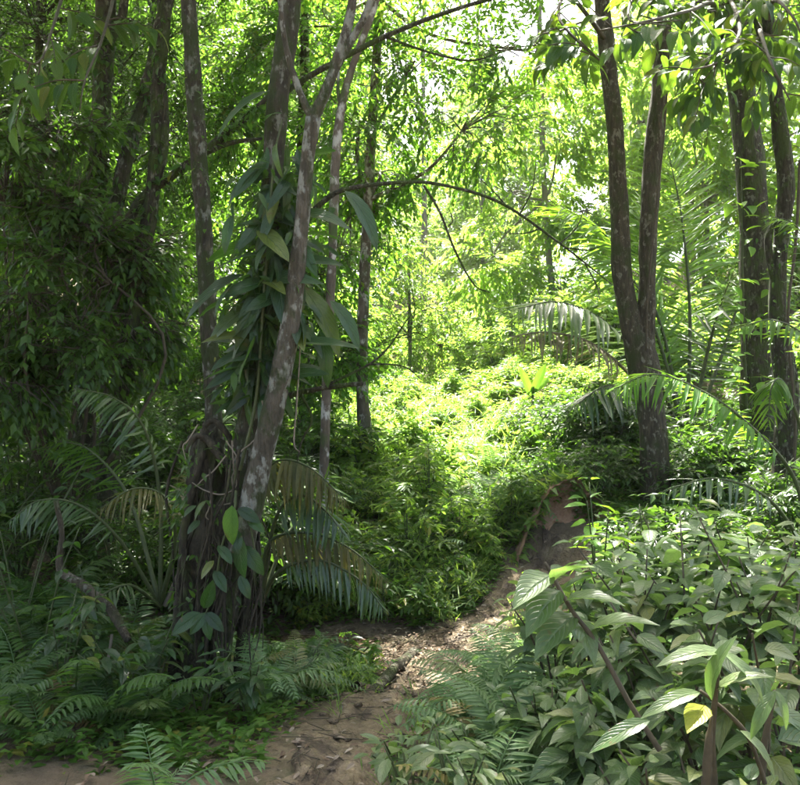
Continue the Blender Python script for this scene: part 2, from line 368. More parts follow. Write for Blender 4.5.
# shallow wet hollow beside the path
wm, wn, wo = new_mat('muddy_water')
wp = wn.nodes.new('ShaderNodeBsdfPrincipled'); wp.inputs['Base Color'].default_value = (.12, .075, .04, 1); wp.inputs['Roughness'].default_value = .12
wn.links.new(wp.outputs[0], wo.inputs[0])
c = np.array((-.62, 7.0)); zz = Hs(*c) + .03
a = np.linspace(0, 2 * np.pi, 28, endpoint=False); rr = 1 + .18 * np.sin(a * 3) + .1 * np.sin(a * 5 + 1)
V = np.vstack([[(c[0], c[1], zz)], np.c_[c[0] + .42 * rr * np.cos(a), c[1] + .33 * rr * np.sin(a), np.full(28, zz)]])
k = np.arange(28)
add('puddle', mk_mesh('puddle', V, tris=np.stack([np.zeros(28, int), 1 + k, 1 + (k + 1) % 28], 1)), wm, kind='structure')

# ------------------------------------------------------------------ foliage kit
def leaf_cloud(P, D, N, L, Wd, droop=.18, fold=.22, hi=False, rs=None):
    """many leaves as one vertex block: returns V, tris, var"""
    rs = rs or rng
    n = len(P); D = nrm(D); N = N - D * (N * D).sum(1, keepdims=True); N = nrm(N); S = np.cross(D, N)
    L = np.broadcast_to(L, n)[:, None]; Wd = np.broadcast_to(Wd, n)[:, None]
    v = rs.random(n)
    def pt(t, s, z): return P + D * L * t + S * Wd * s + N * (Wd * z - L * droop * t * t)
    if hi:
        vs = [pt(0, 0, 0), pt(.28, .42, fold*.42), pt(.28, 0, 0), pt(.28, -.42, fold*.42), pt(.62, .40, fold*.4), pt(.62, 0, 0), pt(.62, -.40, fold*.4), pt(1, 0, 0)]
        t = [(0,2,1),(0,3,2),(1,2,5),(1,5,4),(2,3,6),(2,6,5),(4,5,7),(5,6,7)]
    else:
        vs = [pt(0, 0, 0), pt(.42, .5, fold*.5), pt(.45, 0, 0), pt(.42, -.5, fold*.5), pt(1, 0, 0)]
        t = [(0,2,1),(0,3,2),(1,2,4),(2,3,4)]
    k = len(vs)
    V = np.stack(vs, 1).reshape(-1, 3)
    T = (np.arange(n)[:, None, None] * k + np.array(t)[None]).reshape(-1, 3)
    return V, T, np.repeat(v, k)

def cloud_mesh(name, blocks):
    V, T, v, n = [], [], [], 0
    for a, t, w in blocks:
        V.append(a); T.append(t + n); v.append(w); n += len(a)
    return mk_mesh(name, np.vstack(V), np.vstack(T), var=np.concatenate(v))

def twig_leaves(O, A, leafL, leafW, n=11, length=.5, ang=55, droop=.25, upbias=.8, rs=None, jit=.35):
    """O, A: twig origins and axes -> leaf P, D, N, L, W arrays"""
    rs = rs or rng
    m = len(O); A = nrm(A)
    up = np.array((0, 0, 1.)) + rs.normal(0, .25, (m, 3))
    X = nrm(np.cross(A, up)); Zz = np.cross(X, A)
    Ls = np.broadcast_to(length, m) * rs.uniform(.7, 1.25, m)
    Ps, Ds, Ns, LL = [], [], [], []
    for i in range(n):
        t = (i + .9) / n
        p = O + A * (t * Ls)[:, None] + np.array((0, 0, -1.)) * (droop * t * t * Ls)[:, None]
        sgn = 1 if i % 2 else -1
        a = R(ang) * (1 - .35 * t) * (0 if i == n - 1 else 1)
        aa = a + rs.normal(0, .25, m)
        d = A * np.cos(aa)[:, None] + X * (sgn * np.sin(aa))[:, None] + np.array((0, 0, -droop * 1.6 * t - .1)) + rs.normal(0, .13, (m, 3))
        Ps.append(p); Ds.append(d); Ns.append(Zz * (1 - upbias) + np.array((0, 0, upbias)) + rs.normal(0, jit, (m, 3)))
        LL.append(rs.uniform(.65, 1.15, m) * (.75 + .35 * math.sin(math.pi * t)))
    LL = np.concatenate(LL)
    return np.vstack(Ps), np.vstack(Ds), np.vstack(Ns), LL * leafL, LL * leafW

def blob_twigs(blobs, per, rs, clumps=14, sig=.28, down=-.15):
    """origins and axes for twigs spread through ellipsoids in clumps"""
    Os, As, cl = [], [], []
    for (cx, cy_, cz, rx, ry, rz) in blobs:
        nc_ = max(3, int(clumps))
        d = nrm(rs.normal(size=(nc_, 3))); r = rs.random(nc_) ** .45
        cc = d * r[:, None]
        k = rs.integers(0, nc_, per)
        q = cc[k] + rs.normal(0, sig, (per, 3)) * np.array((1, 1, .65))
        out = nrm(q + rs.normal(0, .15, (per, 3)))
        Os.append(np.array((cx, cy_, cz)) + q * np.array((rx, ry, rz)))
        As.append(nrm(out * .8 + rs.normal(0, .45, (per, 3)) + np.array((0, 0, down))))
        cl.append(np.array((cx, cy_, cz)) + cc * np.array((rx, ry, rz)))
    return np.vstack(Os), np.vstack(As), cl

def crown_parts(parent, blobs, per, leafL, leafW, mat, rs, stem=None, n=10, length=.5, clumps=14, hub=None, hub_r=.05, droop=.25, hi=False, limb_mb=None, sig=.28, upbias=.8, bark=None, crown_name='crown'):
    O, A, cl = blob_twigs(blobs, per, rs, clumps, sig)
    P, D, N, L, Wd = twig_leaves(O, A, leafL, leafW, n, length, droop=droop, rs=rs, upbias=upbias)
    me = cloud_mesh('crown', [leaf_cloud(P, D, N, L, Wd, hi=hi, rs=rs)])
    add(crown_name, me, mat, parent, 'stuff')
    b = limb_mb or MB()
    b.prisms(O, O + A * length * .9, .006, .002)
    if hub is not None:
        for bi, (bl, cs) in enumerate(zip(blobs, cl)):
            h = np.asarray(hub(bi) if callable(hub) else hub, float); c = np.array(bl[:3])
            mid = (h + c) / 2 + rs.normal(0, .12, 3) * np.linalg.norm(c - h)
            b.tube([h, mid, c], [hub_r, hub_r * .7, hub_r * .45], 6, 5, .06, bi)
            for e in cs[:10]:
                mm = (c + e) / 2 + rs.normal(0, .08, 3) * np.linalg.norm(c - e)
                b.tube([c + (mid - c) * .2, mm, e], [hub_r * .4, hub_r * .25, .006], 4, 3, 0)
    b.build('branches', bark or M['stem_brown'], parent, 'stuff')

def blade(name, mat, shape='ovate', fold=.25, droop=.35, wave=.0, L=1.0, Wd=.5, ns=8, curl=0, _c=[0]):
    """one leaf: base at the origin, along +Y, upper face +Z; 3 strips across each half"""
    t = np.linspace(0, 1, ns)
    if shape == 'ovate': w = np.sin(np.pi * t ** .75) ** .85 * (1 - .25 * t)
    elif shape == 'lance': w = np.sin(np.pi * t ** .85) ** .7
    elif shape == 'strap': w = np.minimum(1, np.minimum(t * 7, (1 - t) * 3.2)) ** .7
    else: w = np.sin(np.pi * t) ** .6
    w = np.maximum(w, .02) * Wd / 2
    us = np.array((-1, -.5, 0, .5, 1)); _c[0] += 1; rb = np.random.default_rng(_c[0]); bend = rb.normal(0, .07); tw = rb.normal(0, .5); asy = rb.normal(0, .08)
    V, UV = [], []
    for i, ti in enumerate(t):
        y = L * ti * (1 - droop * .25 * ti); z0 = -L * droop * ti ** 2
        for u_ in us:
            z = z0 + fold * abs(u_) * w[i] + wave * w[i] * math.sin(ti * 17 + (2 if u_ > 0 else 0)) * abs(u_)
            z += tw * ti * u_ * w[i] * .5 + rb.normal(0, .025) * w[i]
            V.append((u_ * w[i] * (1 - curl * abs(u_)) * (1 + asy * np.sign(u_)) + bend * L * ti * ti + rb.normal(0, .02) * w[i], y, z)); UV.append(((u_ + 1) / 2, ti))
    n = 5; q = [(i*n+j, i*n+j+1, (i+1)*n+j+1, (i+1)*n+j) for i in range(ns-1) for j in range(n-1)]
    me = mk_mesh(name, V, quads=q, uv=UV, smooth=True); me.materials.append(mat)
    return me

def place(me, parent, p, d, up, s, name='leaf', sx=1.0):
    d = Vector(d).normalized(); up = Vector(up)
    x = d.cross(up)
    if x.length < 1e-3: x = d.cross(Vector((.3, .8, .1)))
    x.normalize(); z = x.cross(d)
    o = bpy.data.objects.new(name, me); C.objects.link(o); o.parent = parent
    o.matrix_basis = Matrix(((x.x*s*sx, d.x*s, z.x*s, p[0]), (x.y*s*sx, d.y*s, z.y*s, p[1]), (x.z*s*sx, d.z*s, z.z*s, p[2]), (0, 0, 0, 1)))
    return o

# ------------------------------------------------------------------ background forest
def forest_tree(name, label, cat, group, Ht, r, blobs, per, leafL, leafW, mat, bark, seed, n=9, length=.7, bend=.4, droop=.3, clumps=16):
    rs = np.random.default_rng(seed)
    t = thing(name, label, cat, group=group)
    b = MB(); k = 6
    P = [np.array((rs.normal(0, bend * .12 * i), rs.normal(0, bend * .12 * i), Ht * i / k - .25)) for i in range(k + 1)]; P[0][:2] = 0
    b.tube(P, [r * (1.35 if i == 0 else 1) * (1 - .72 * i / k) for i in range(k + 1)], 9, 5, .06, seed)
    b.build('trunk', bark, t)
    crown_parts(t, blobs, per, leafL, leafW, mat, rs, n=n, length=length, clumps=clumps, droop=droop,
                hub=lambda i: P[min(k, max(2, int(blobs[i][2] / Ht * k) - 1))], hub_r=r * .4, bark=bark)
    return t

def tall_blobs(rs, Ht, spread, low, nb):
    out = []
    for i in range(nb):
        z = low + (Ht - low) * (i + .5) / nb; a = rs.uniform(0, 6.28); f = math.sin(math.pi * min(1, .25 + .7 * (i + .5) / nb)) 
        d = spread * f * rs.uniform(.35, .8)
        out.append((d * math.cos(a), d * math.sin(a), z, spread * .55 * (.6 + .5 * f), spread * .55 * (.6 + .5 * f), (Ht - low) / nb * .5))
    return out

G_BACK = 'forest trees behind the sunlit clearing'
protos = []
for i in range(4):
    rs = np.random.default_rng(100 + i)
    Ht = (15, 17, 13, 16)[i]
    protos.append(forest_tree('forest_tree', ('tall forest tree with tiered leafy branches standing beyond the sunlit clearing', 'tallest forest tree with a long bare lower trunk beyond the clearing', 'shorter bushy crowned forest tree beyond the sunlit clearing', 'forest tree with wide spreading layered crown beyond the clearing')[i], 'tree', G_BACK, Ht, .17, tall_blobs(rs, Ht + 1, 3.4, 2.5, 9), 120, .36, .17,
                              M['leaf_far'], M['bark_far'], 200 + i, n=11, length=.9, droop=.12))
spots = [(-13, 27), (-9, 33), (-5.2, 37), (-1.6, 46), (2.6, 48), (6.5, 40), (10.5, 34), (15, 29), (-17, 22), (19, 24), (-7.5, 26), (9, 26.5),
         (-3.4, 55), (5, 58), (12, 46), (-12, 44), (17, 40), (-20, 36), (0.5, 64), (9.5, 62), (-8, 62), (24, 34), (-25, 30), (13, 22), (3.8, 39), (-3.5, 33.5)]
for i, (x, y) in enumerate(spots):
    s = random.uniform(.85, 1.2) * (.78 if -2.5 < x < 9 else 1)
    z = Hs(x, y)
    if i < 4:
        o = protos[i]; o.location = (x, y, z); o.scale = (s, s, s)
    else:
        o = dup(protos[i % 4], (x, y, z), random.uniform(0, 6.28), s)

# pale thin-trunked tree seen in the hollow, bare below
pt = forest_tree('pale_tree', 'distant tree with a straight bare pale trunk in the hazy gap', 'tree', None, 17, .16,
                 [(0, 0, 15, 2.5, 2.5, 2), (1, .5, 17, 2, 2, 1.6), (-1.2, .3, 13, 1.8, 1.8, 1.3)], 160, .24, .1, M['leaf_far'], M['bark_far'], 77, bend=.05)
p = W(424, 300, 36); pt.location = (p[0], 36, Hs(p[0], 36))

# young rounded tree on the far slope
yt = thing('young_tree', 'young dome shaped tree with fine pale foliage at the top of the clearing', 'tree')
p = W(408, 300, 18.5); yt.location = (p[0], 18.5, Hs(p[0], 18.5))
rs = np.random.default_rng(5)
MB().tube([(0, 0, -.2), (.05, 0, 1.2), (0, .05, 2.6)], [.05, .04, .02], 7).build('trunk', M['bark_far'], yt)
crown_parts(yt, [(0, 0, 2.5, .6, .6, .5), (-.45, 0, 1.8, .6, .6, .5), (.5, .1, 1.8, .6, .6, .5), (0, -.3, 1.1, .9, .8, .55), (.05, 0, 3.0, .35, .35, .35), (-.7, -.1, .9, .55, .5, .5), (.75, 0, .9, .55, .5, .5)], 130, .1, .042, M['leaf_light'], rs,
            n=10, length=.4, hub=(0, 0, 1.2), hub_r=.02)

LDK = ['tall dark forest tree on the shady side behind the leaning trunks', 'tall broad leaved forest tree on the shady side behind the leaning trunks']
dk = []
for i in range(2):
    rs = np.random.default_rng(150 + i)
    dk.append(forest_tree('shade_tree', LDK[i], 'tree', 'trees added to shade the left side', 12, .13, tall_blobs(rs, 12.5, 2.6, 1.2, 12), 130, (.13, .17)[i], (.058, .08)[i], M['leaf_dark'], M['bark_mossy'], 250 + i, n=11, length=.6))
for i, (x, y) in enumerate([(-4.6, 14), (-7.4, 13.5), (-6.2, 18.5), (-9.5, 17.5), (-9, 23), (-12.5, 18), (-11, 13)]):  # added to keep the sun off the left background, outermost ones unseen
    s_ = random.uniform(.85, 1.15); z = Hs(x, y)
    if i < 2: dk[i].location = (x, y, z)
    else: dup(dk[i % 2], (x, y, z), random.uniform(0, 6.28), s_)

# mid-distance trees whose sprays fill the top of the view
def spray_tree(name, label, px, Y, Ht, trunk_px, blobs_px, per, leafL, leafW, mat, bark, seed, r=.09, n=12, length=.55, droop=.2, clumps=13, group=None, upbias=.85):
    rs = np.random.default_rng(seed)
    base = W(px, 500, Y); base[2] = Hs(base[0], Y)
    t = thing(name, label, 'tree', base, group)
    P = [base - base + np.array((0, 0, -.25))] + [W(a, b_, Y + dy) - base for a, b_, dy in trunk_px]
    k = len(P)
    b = MB().tube(P, [r * (1.3 if i == 0 else 1) * (1 - .6 * i / k) for i in range(k)], 9, 6, .07, seed)
    b.build('trunk', bark, t)
    bl = []
    for (a, b_, yy, rx, rz) in blobs_px:
        c_ = W(a, b_, yy) - base
        bl.append((c_[0], c_[1], c_[2], rx / F * yy, rx / F * yy * .9, rz / F * yy * .85))
    def hub(i):
        zz_ = [abs(q[2] - bl[i][2] + .6) for q in P]; return P[int(np.argmin(zz_))]
    crown_parts(t, bl, per, leafL, leafW, mat, rs, n=n, length=length, clumps=clumps, hub=hub, hub_r=r * .35, droop=droop, bark=bark, upbias=upbias, sig=.2)
    return t

spray_tree('slender_tree', 'slender tree with drooping sunlit sprays over the clearing', 372, 11.2, 12, [(362, 380, 0), (368, 200, 0), (380, 0, 0), (392, -220, 0)],
           [(415, 60, 10.8, 80, 50), (360, 120, 11.2, 60, 55), (470, 120, 10.6, 70, 50), (420, -40, 10.8, 110, 60), (330, 30, 11.5, 70, 60), (520, 50, 11.2, 50, 40), (350, 215, 11.5, 40, 50), (380, 170, 11.5, 30, 26), (520, -60, 11, 80, 50)],
           115, .12, .054, M['leaf_mid'], M['bark_pale'], 31)
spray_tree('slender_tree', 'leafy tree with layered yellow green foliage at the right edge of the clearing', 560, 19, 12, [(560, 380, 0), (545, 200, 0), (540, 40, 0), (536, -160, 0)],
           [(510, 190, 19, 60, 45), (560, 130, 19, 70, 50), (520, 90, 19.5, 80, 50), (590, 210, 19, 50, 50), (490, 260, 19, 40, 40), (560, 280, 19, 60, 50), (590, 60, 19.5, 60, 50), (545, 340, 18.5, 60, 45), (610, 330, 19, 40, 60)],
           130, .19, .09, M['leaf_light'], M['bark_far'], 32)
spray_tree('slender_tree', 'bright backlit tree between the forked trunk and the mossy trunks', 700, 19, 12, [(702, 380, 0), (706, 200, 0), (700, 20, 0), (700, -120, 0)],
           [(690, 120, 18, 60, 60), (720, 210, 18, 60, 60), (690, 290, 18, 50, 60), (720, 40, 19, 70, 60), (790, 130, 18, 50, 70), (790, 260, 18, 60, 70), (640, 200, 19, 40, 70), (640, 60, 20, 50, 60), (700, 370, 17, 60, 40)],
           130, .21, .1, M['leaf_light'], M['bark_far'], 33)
spray_tree('slender_tree', 'thin leafy tree standing behind the root tangled tree', 300, 12, 12, [(305, 380, 0), (300, 200, 0), (305, 20, 0), (300, -180, 0)],
           [(300, 60, 12, 60, 60), (250, 40, 12.5, 60, 60), (320, 260, 12, 40, 60), (225, 110, 12, 45, 50), (300, 160, 12.5, 55, 55), (250, 200, 12.5, 50, 60), (320, 340, 11.5, 40, 50), (250, 300, 12.5, 60, 60), (240, -70, 12, 100, 60)],
           170, .13, .055, M['leaf_mid'], M['bark_mossy'], 34)
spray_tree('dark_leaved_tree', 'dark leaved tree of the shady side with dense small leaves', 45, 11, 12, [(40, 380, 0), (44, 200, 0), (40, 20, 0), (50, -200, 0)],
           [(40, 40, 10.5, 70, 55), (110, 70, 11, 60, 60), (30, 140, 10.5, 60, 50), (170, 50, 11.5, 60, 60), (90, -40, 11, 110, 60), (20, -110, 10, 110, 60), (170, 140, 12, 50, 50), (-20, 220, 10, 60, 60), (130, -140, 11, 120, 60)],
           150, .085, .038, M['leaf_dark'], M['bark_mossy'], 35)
spray_tree('dark_leaved_tree', 'leafy understorey tree behind the cluster of leaning trunks', 150, 15, 12, [(150, 380, 0), (148, 200, 0), (155, 20, 0), (150, -100, 0)],
           [(60, 120, 15, 70, 70), (150, 180, 15, 60, 60), (170, 280, 14.5, 50, 60), (60, 240, 15, 70, 60), (200, 330, 14, 50, 60), (30, 330, 14, 60, 60), (120, 350, 14, 60, 60), (120, 60, 16, 80, 60), (240, 380, 13, 40, 50)],
           150, .17, .08, M['leaf_mid'], M['bark_mossy'], 36)

# ------------------------------------------------------------------ hero trees
def px_tube(b, pts, widths, Y, seg=10, n=6, rough=.07, seed=0, base=None):
    """pts: (px, py[, Y]) ; widths in photo pixels"""
    P = [W(p[0], p[1], p[2] if len(p) > 2 else Y) for p in pts]
    r = [w / 2 / F * (p[2] if len(p) > 2 else Y) for w, p in zip(widths, pts)]
    b.tube(P, r, seg, n, rough, seed)
    return P

def shade_crown(parent, base, cpx, Yr, zr, n, rs, leafL=.16, leafW=.07, mat='leaf_mid', per=110, rxy=1.3):
    """unseen upper crown of a hero tree, spread above the frame to cast shade"""
    bl = []
    for _ in range(n):
        y = rs.uniform(*Yr); x = rs.uniform(*cpx); z = rs.uniform(*zr)
        bl.append((x - base[0], y - base[1], z - base[2], rxy, rxy, .6))
    top = np.array((0, 0, zr[0] - base[2]))
    crown_parts(parent, bl, per, leafL, leafW, M[mat], rs, n=10, length=.55, clumps=12, hub=top, hub_r=.05, bark=M['bark_brown'])

# --- the root tangled tree
YT = 4.9
base = W(225, 700, YT); base[2] = Hs(base[0], base[1])
strangler = thing('root_tangled_tree', 'lichen spotted twin stemmed tree perched on a dark tangle of hanging roots', 'tree', base)
b = MB()
px_tube(b, [(226, 640), (228, 600), (232, 540), (243, 460), (256, 380), (268, 300), (271, 200), (278, 100), (290, 10), (303, -120), (310, -330)], [12, 24, 30, 27, 24, 22, 21, 21, 21, 18, 12], YT, 18, 8, .07, 1)
b.build('trunk', M['bark_lichen'], strangler, off=base)
b = MB()
px_tube(b, [(238, 560), (252, 500), (268, 430), (283, 365), (295, 290), (300, 240), (307, 165), (313, 118)], [26, 25, 23, 21, 18, 16, 14, 15], YT - .24, 14, 8, .06, 2)
px_tube(b, [(313, 120), (330, 80), (345, 35), (353, -5), (362, -120), (380, -260)], [13, 11, 10, 9, 7, 4], YT - .24, 10, 6, .05, 3)
px_tube(b, [(312, 118), (300, 92), (288, 55), (281, 10), (276, -60)], [9, 7, 6, 5, 3], YT - .24, 8, 6, .05, 4)
px_tube(b, [(333, 72), (350, 42), (367, 10), (380, -40), (392, -130)], [9, 8, 7, 6, 4], YT - .24, 8, 6, .05, 5)
b.build('second_stem', M['bark_stem'], strangler, off=base)
b = MB()      # the long bare arching bough
px_tube(b, [(300, 230), (318, 206), (345, 189), (400, 182, 5.1), (440, 184, 5.3), (500, 202, 5.6), (560, 243, 5.9), (612, 284, 6.1)], [6.5, 6, 4.8, 3.8, 3.4, 3, 2.2, 1], YT, 8, 8, .05, 6)
px_tube(b, [(424, 185, 5.2), (440, 212, 5.2), (455, 250, 5.2), (474, 284, 5.2), (490, 292, 5.2)], [3, 2.6, 2.3, 1.7, 1], 5.2, 6, 5, 0, 7)
for k, (x, y, ex, ey) in enumerate([(520, 213, 536, 160), (505, 204, 478, 176), (448, 226, 449, 208), (560, 243, 585, 205), (585, 263, 600, 300), (540, 228, 500, 232), (565, 247, 600, 246)]):
    px_tube(b, [(x, y, 5.75), ((x + ex) / 2 + 4, (y + ey) / 2 + 3, 5.75), (ex, ey, 5.75)], [1.8, 1.3, .7], 5.75, 5, 4, 0, k)
b.build('arching_bough', M['bark_mossy'], strangler, off=base)
b = MB()
px_tube(b, [(276, 100), (293, 86), (330, 64), (385, 36), (440, 14), (492, -2), (560, -20)], [7, 6.5, 6, 5.5, 4.5, 4, 2], YT + .1, 8, 6, .05, 8)
px_tube(b, [(385, 36), (430, 52), (470, 60), (500, 52)], [3, 2.4, 2, 1], YT + .1, 6, 5, 0, 9)
b.build('upper_bough', M['bark_mossy'], strangler, off=base)
b = MB()      # broken snag with twigs
px_tube(b, [(280, 398), (305, 391), (335, 386), (363, 383)], [7, 5.5, 5, 4.2], YT - .05, 8, 6, .08, 10)
px_tube(b, [(318, 389), (345, 376), (372, 362), (390, 345), (403, 325), (418, 306)], [3.4, 3, 2.5, 2, 1.5, .8], YT - .05, 6, 5, 0, 11)
px_tube(b, [(366, 364), (392, 364), (408, 368), (422, 380)], [2.2, 1.8, 1.5, .8], YT - .05, 6, 5, 0, 12)
px_tube(b, [(300, 392), (312, 418), (302, 440), (297, 462)], [3, 2.4, 1.8, 1], YT - .05, 6, 5, 0, 13)
b.build('broken_branch', M['bark_mossy'], strangler, off=base)
rs = np.random.default_rng(41)
b = MB(); px_tube(b, [(250, 462, 4.95), (238, 505, 4.97), (214, 545, 5.0), (200, 590, 5.02), (196, 650, 5.02), (190, 735, 5.0)], [30, 50, 58, 44, 34, 40], 5, 16, 7, .2, 5)
V, Q = lump(W(208, 470, 5.02) , (.11, .14, .24), 30, 22, 4, .35); b.raw(V, Q=Q)
b.build('root_mass', M['root'], strangler, off=base)
# aerial roots, each a part
roots = [([(240, 500), (214, 520), (196, 570), (186, 640), (178, 706)], [16, 16, 14, 13, 12]), ([(236, 490), (205, 486), (190, 510), (182, 570), (176, 640), (168, 700)], [14, 13, 12, 11, 10, 10]),
         ([(244, 530), (232, 580), (226, 650), (224, 735)], [15, 13, 11, 11]), ([(250, 540), (246, 600), (238, 660), (240, 720)], [12, 9, 9, 10]),
         ([(226, 520), (214, 580), (212, 650), (206, 715)], [12, 10, 9, 9]), ([(205, 430), (200, 460), (190, 500), (184, 540), (186, 600)], [9, 9, 8, 7, 5]),
         ([(222, 440), (212, 470), (204, 520), (200, 590), (196, 690)], [8, 8, 9, 8, 8]), ([(195, 620), (192, 660), (196, 700), (180, 735)], [20, 22, 20, 12]),
         ([(214, 700), (190, 718), (160, 728), (130, 738)], [10, 8, 6, 4]), ([(224, 715), (250, 728), (280, 730), (300, 736)], [9, 7, 5, 3]),
         ([(200, 712), (196, 735), (178, 758), (172, 780)], [9, 8, 6, 5]), ([(236, 560), (206, 600), (202, 660), (214, 712)], [7, 6, 5, 5]),
         ([(246, 470), (225, 462), (208, 440), (196, 436), (186, 452)], [8, 8, 7, 6, 4]), ([(238, 452), (226, 432), (214, 420), (204, 426)], [7, 6, 6, 5])]
for k, (pts, w) in enumerate(roots):
    yo = YT + rs.uniform(-.18, .12)
    b = MB(); px_tube(b, [(x, y, yo + (.02 if i else .1)) for i, (x, y) in enumerate(pts)], w, yo, 9, 6, .13, k * 1.7)
    b.build('root', M['bark_mossy' if k in (2, 7) else 'root'], strangler, off=base)
for k in range(60):        # hanging rootlets and rubbish of old roots in the hollow
    x0 = rs.uniform(180, 256); y0 = rs.uniform(430, 580); y1 = y0 + rs.uniform(70, 190); yo = YT + rs.uniform(-.28, .1); w = rs.uniform(.8, 3.4)
    b = MB(); px_tube(b, [(x0, y0, yo), (x0 + rs.normal(0, 7), (y0 * 2 + y1) / 3, yo), (x0 + rs.normal(-5, 9), (y0 + 2 * y1) / 3, yo), (x0 + rs.normal(-8, 8), min(y1, 715), yo)], [w, w, w * .8, w * .5], yo, 5, 4, .1, k)
    b.build('rootlet', M['root'], strangler, off=base)
shade_crown(strangler, base, (-2.8, 1.6), (6.0, 10), (6.8, 9.4), 17, rs, .13, .055, 'leaf_mid', 100)

# pale curling vines on the roots
for k, pts in enumerate([[(262, 400), (266, 425), (252, 442), (240, 452), (228, 470)], [(232, 440), (234, 470), (236, 486), (222, 494), (205, 490), (192, 482)], [(198, 424), (188, 440), (183, 446), (186, 460)],
                         [(226, 455), (214, 470), (204, 478), (196, 486)], [(212, 495), (209, 508), (206, 516), (210, 520)], [(296, 325), (300, 345), (297, 400), (294, 442), (300, 452)], [(226, 440), (238, 460), (232, 478), (234, 500), (218, 505)]]):
    b = MB(); P = px_tube(b, [(x, y, YT - .22) for x, y in pts], [1.5] * (len(pts) - 1) + [.8], YT, 6, 7, .1, k)
    o = b.build('vine', M['vine_pale'], off=P[0]); o.location = P[0]
    tag(o, ['pale curling vine crossing the lichen spotted stem', 'pale looped vine hanging in front of the root tangle', 'short hooked pale vine on the edge of the root tangle', 'thin pale vine slanting across the roots',
            'tiny pale vine tip dangling below the loop', 'long pale vine hanging straight beside the leaning stem', 'wavy pale vine twisted among the roots'][k], 'vine', 'pale vines on the root tangled tree')

# --- climber with long glossy leaves on that tree
cb = W(255, 420, YT - .2)
climber = thing('climbing_plant', 'climber with long drooping glossy dark leaves covering the twin stems', 'climber', cb)
b = MB(); px_tube(b, [(240, 470, 4.72), (256, 400, 4.72), (262, 320, 4.7), (268, 240, 4.72), (274, 160, 4.72), (282, 120, 4.75)], [3.5, 3.5, 3.5, 3, 2.5, 1.5], 4.7, 8, 6, .1, 2); b.build('stem', M['stem_green'], climber, off=cb)
cl_me = [blade('leaf', M['leaf_climber'], 'lance', .22, d, .04, 1, .27, 9) for d in (.15, .4, .65)]
rs = np.random.default_rng(11)
cnt = 0
for k in range(250):
    t = k / 250
    y = 135 + 245 * t ** .75 + rs.normal(0, 8); cxp = 278 - 22 * ((y - 130) / 250) + rs.normal(0, 5)
    dx = rs.uniform(-1, 1); front = abs(dx) < .35
    back = rs.random() < .3
    p0 = W(cxp + dx * 12 + (rs.uniform(0, 26) if rs.random() < .5 else rs.normal(0, 6)), y, YT - .12 + (.16 if back else 0) + rs.normal(0, .03))
    el = rs.uniform(-1.3, .45) if not front else rs.uniform(-2.0, -.2)
    d = np.array((dx * 1.0 + rs.normal(0, .2), (.35 if back else -.45) + rs.normal(0, .25), el))
    Lf = rs.choice([rs.uniform(18, 40), rs.uniform(40, 76)]) / F * YT * (.75 + .25 * math.sin(math.pi * t))
    place(cl_me[rs.integers(3)], climber, p0 - cb, d, (rs.normal(0, .45) - dx * .3, -.35 + rs.normal(0, .4), .9), Lf)
for (x, y, ex, ey, s) in [(345, 190, 382, 225, 1), (330, 300, 362, 330, 1), (300, 285, 345, 330, 1), (232, 95, 205, 85, .8), (270, 90, 215, 108, 1), (232, 215, 222, 240, .8), (320, 330, 330, 372, .9), (265, 120, 275, 105, .8)]:
    p0 = W(x, y, YT - .1); p1 = W(ex, ey, YT - .2); d = p1 - p0
    place(cl_me[1], climber, p0 - cb, d, (0, -.5, .9), np.linalg.norm(d) * 1.25)

n = 900
yy = rs.uniform(165, 400, n); xx = 279 - 26 * (yy - 130) / 250 + rs.normal(4, 17, n); a = rs.uniform(0, 6.28, n)
Pp = np.array([W(x, y, YT + dy) for x, y, dy in zip(xx, yy, rs.normal(-.02, .09, n))]) - cb
add('small_leaves', cloud_mesh('small_leaves', [leaf_cloud(Pp, np.c_[np.cos(a), np.sin(a) * .7 - .3, rs.normal(-.7, .5, n)], np.c_[rs.normal(0, .5, (n, 2)) - (0, .4), np.ones(n)], rs.uniform(.05, .15, n), rs.uniform(.02, .05, n), .3, .2, hi=True, rs=rs)]), M['leaf_dark'], climber, 'stuff')
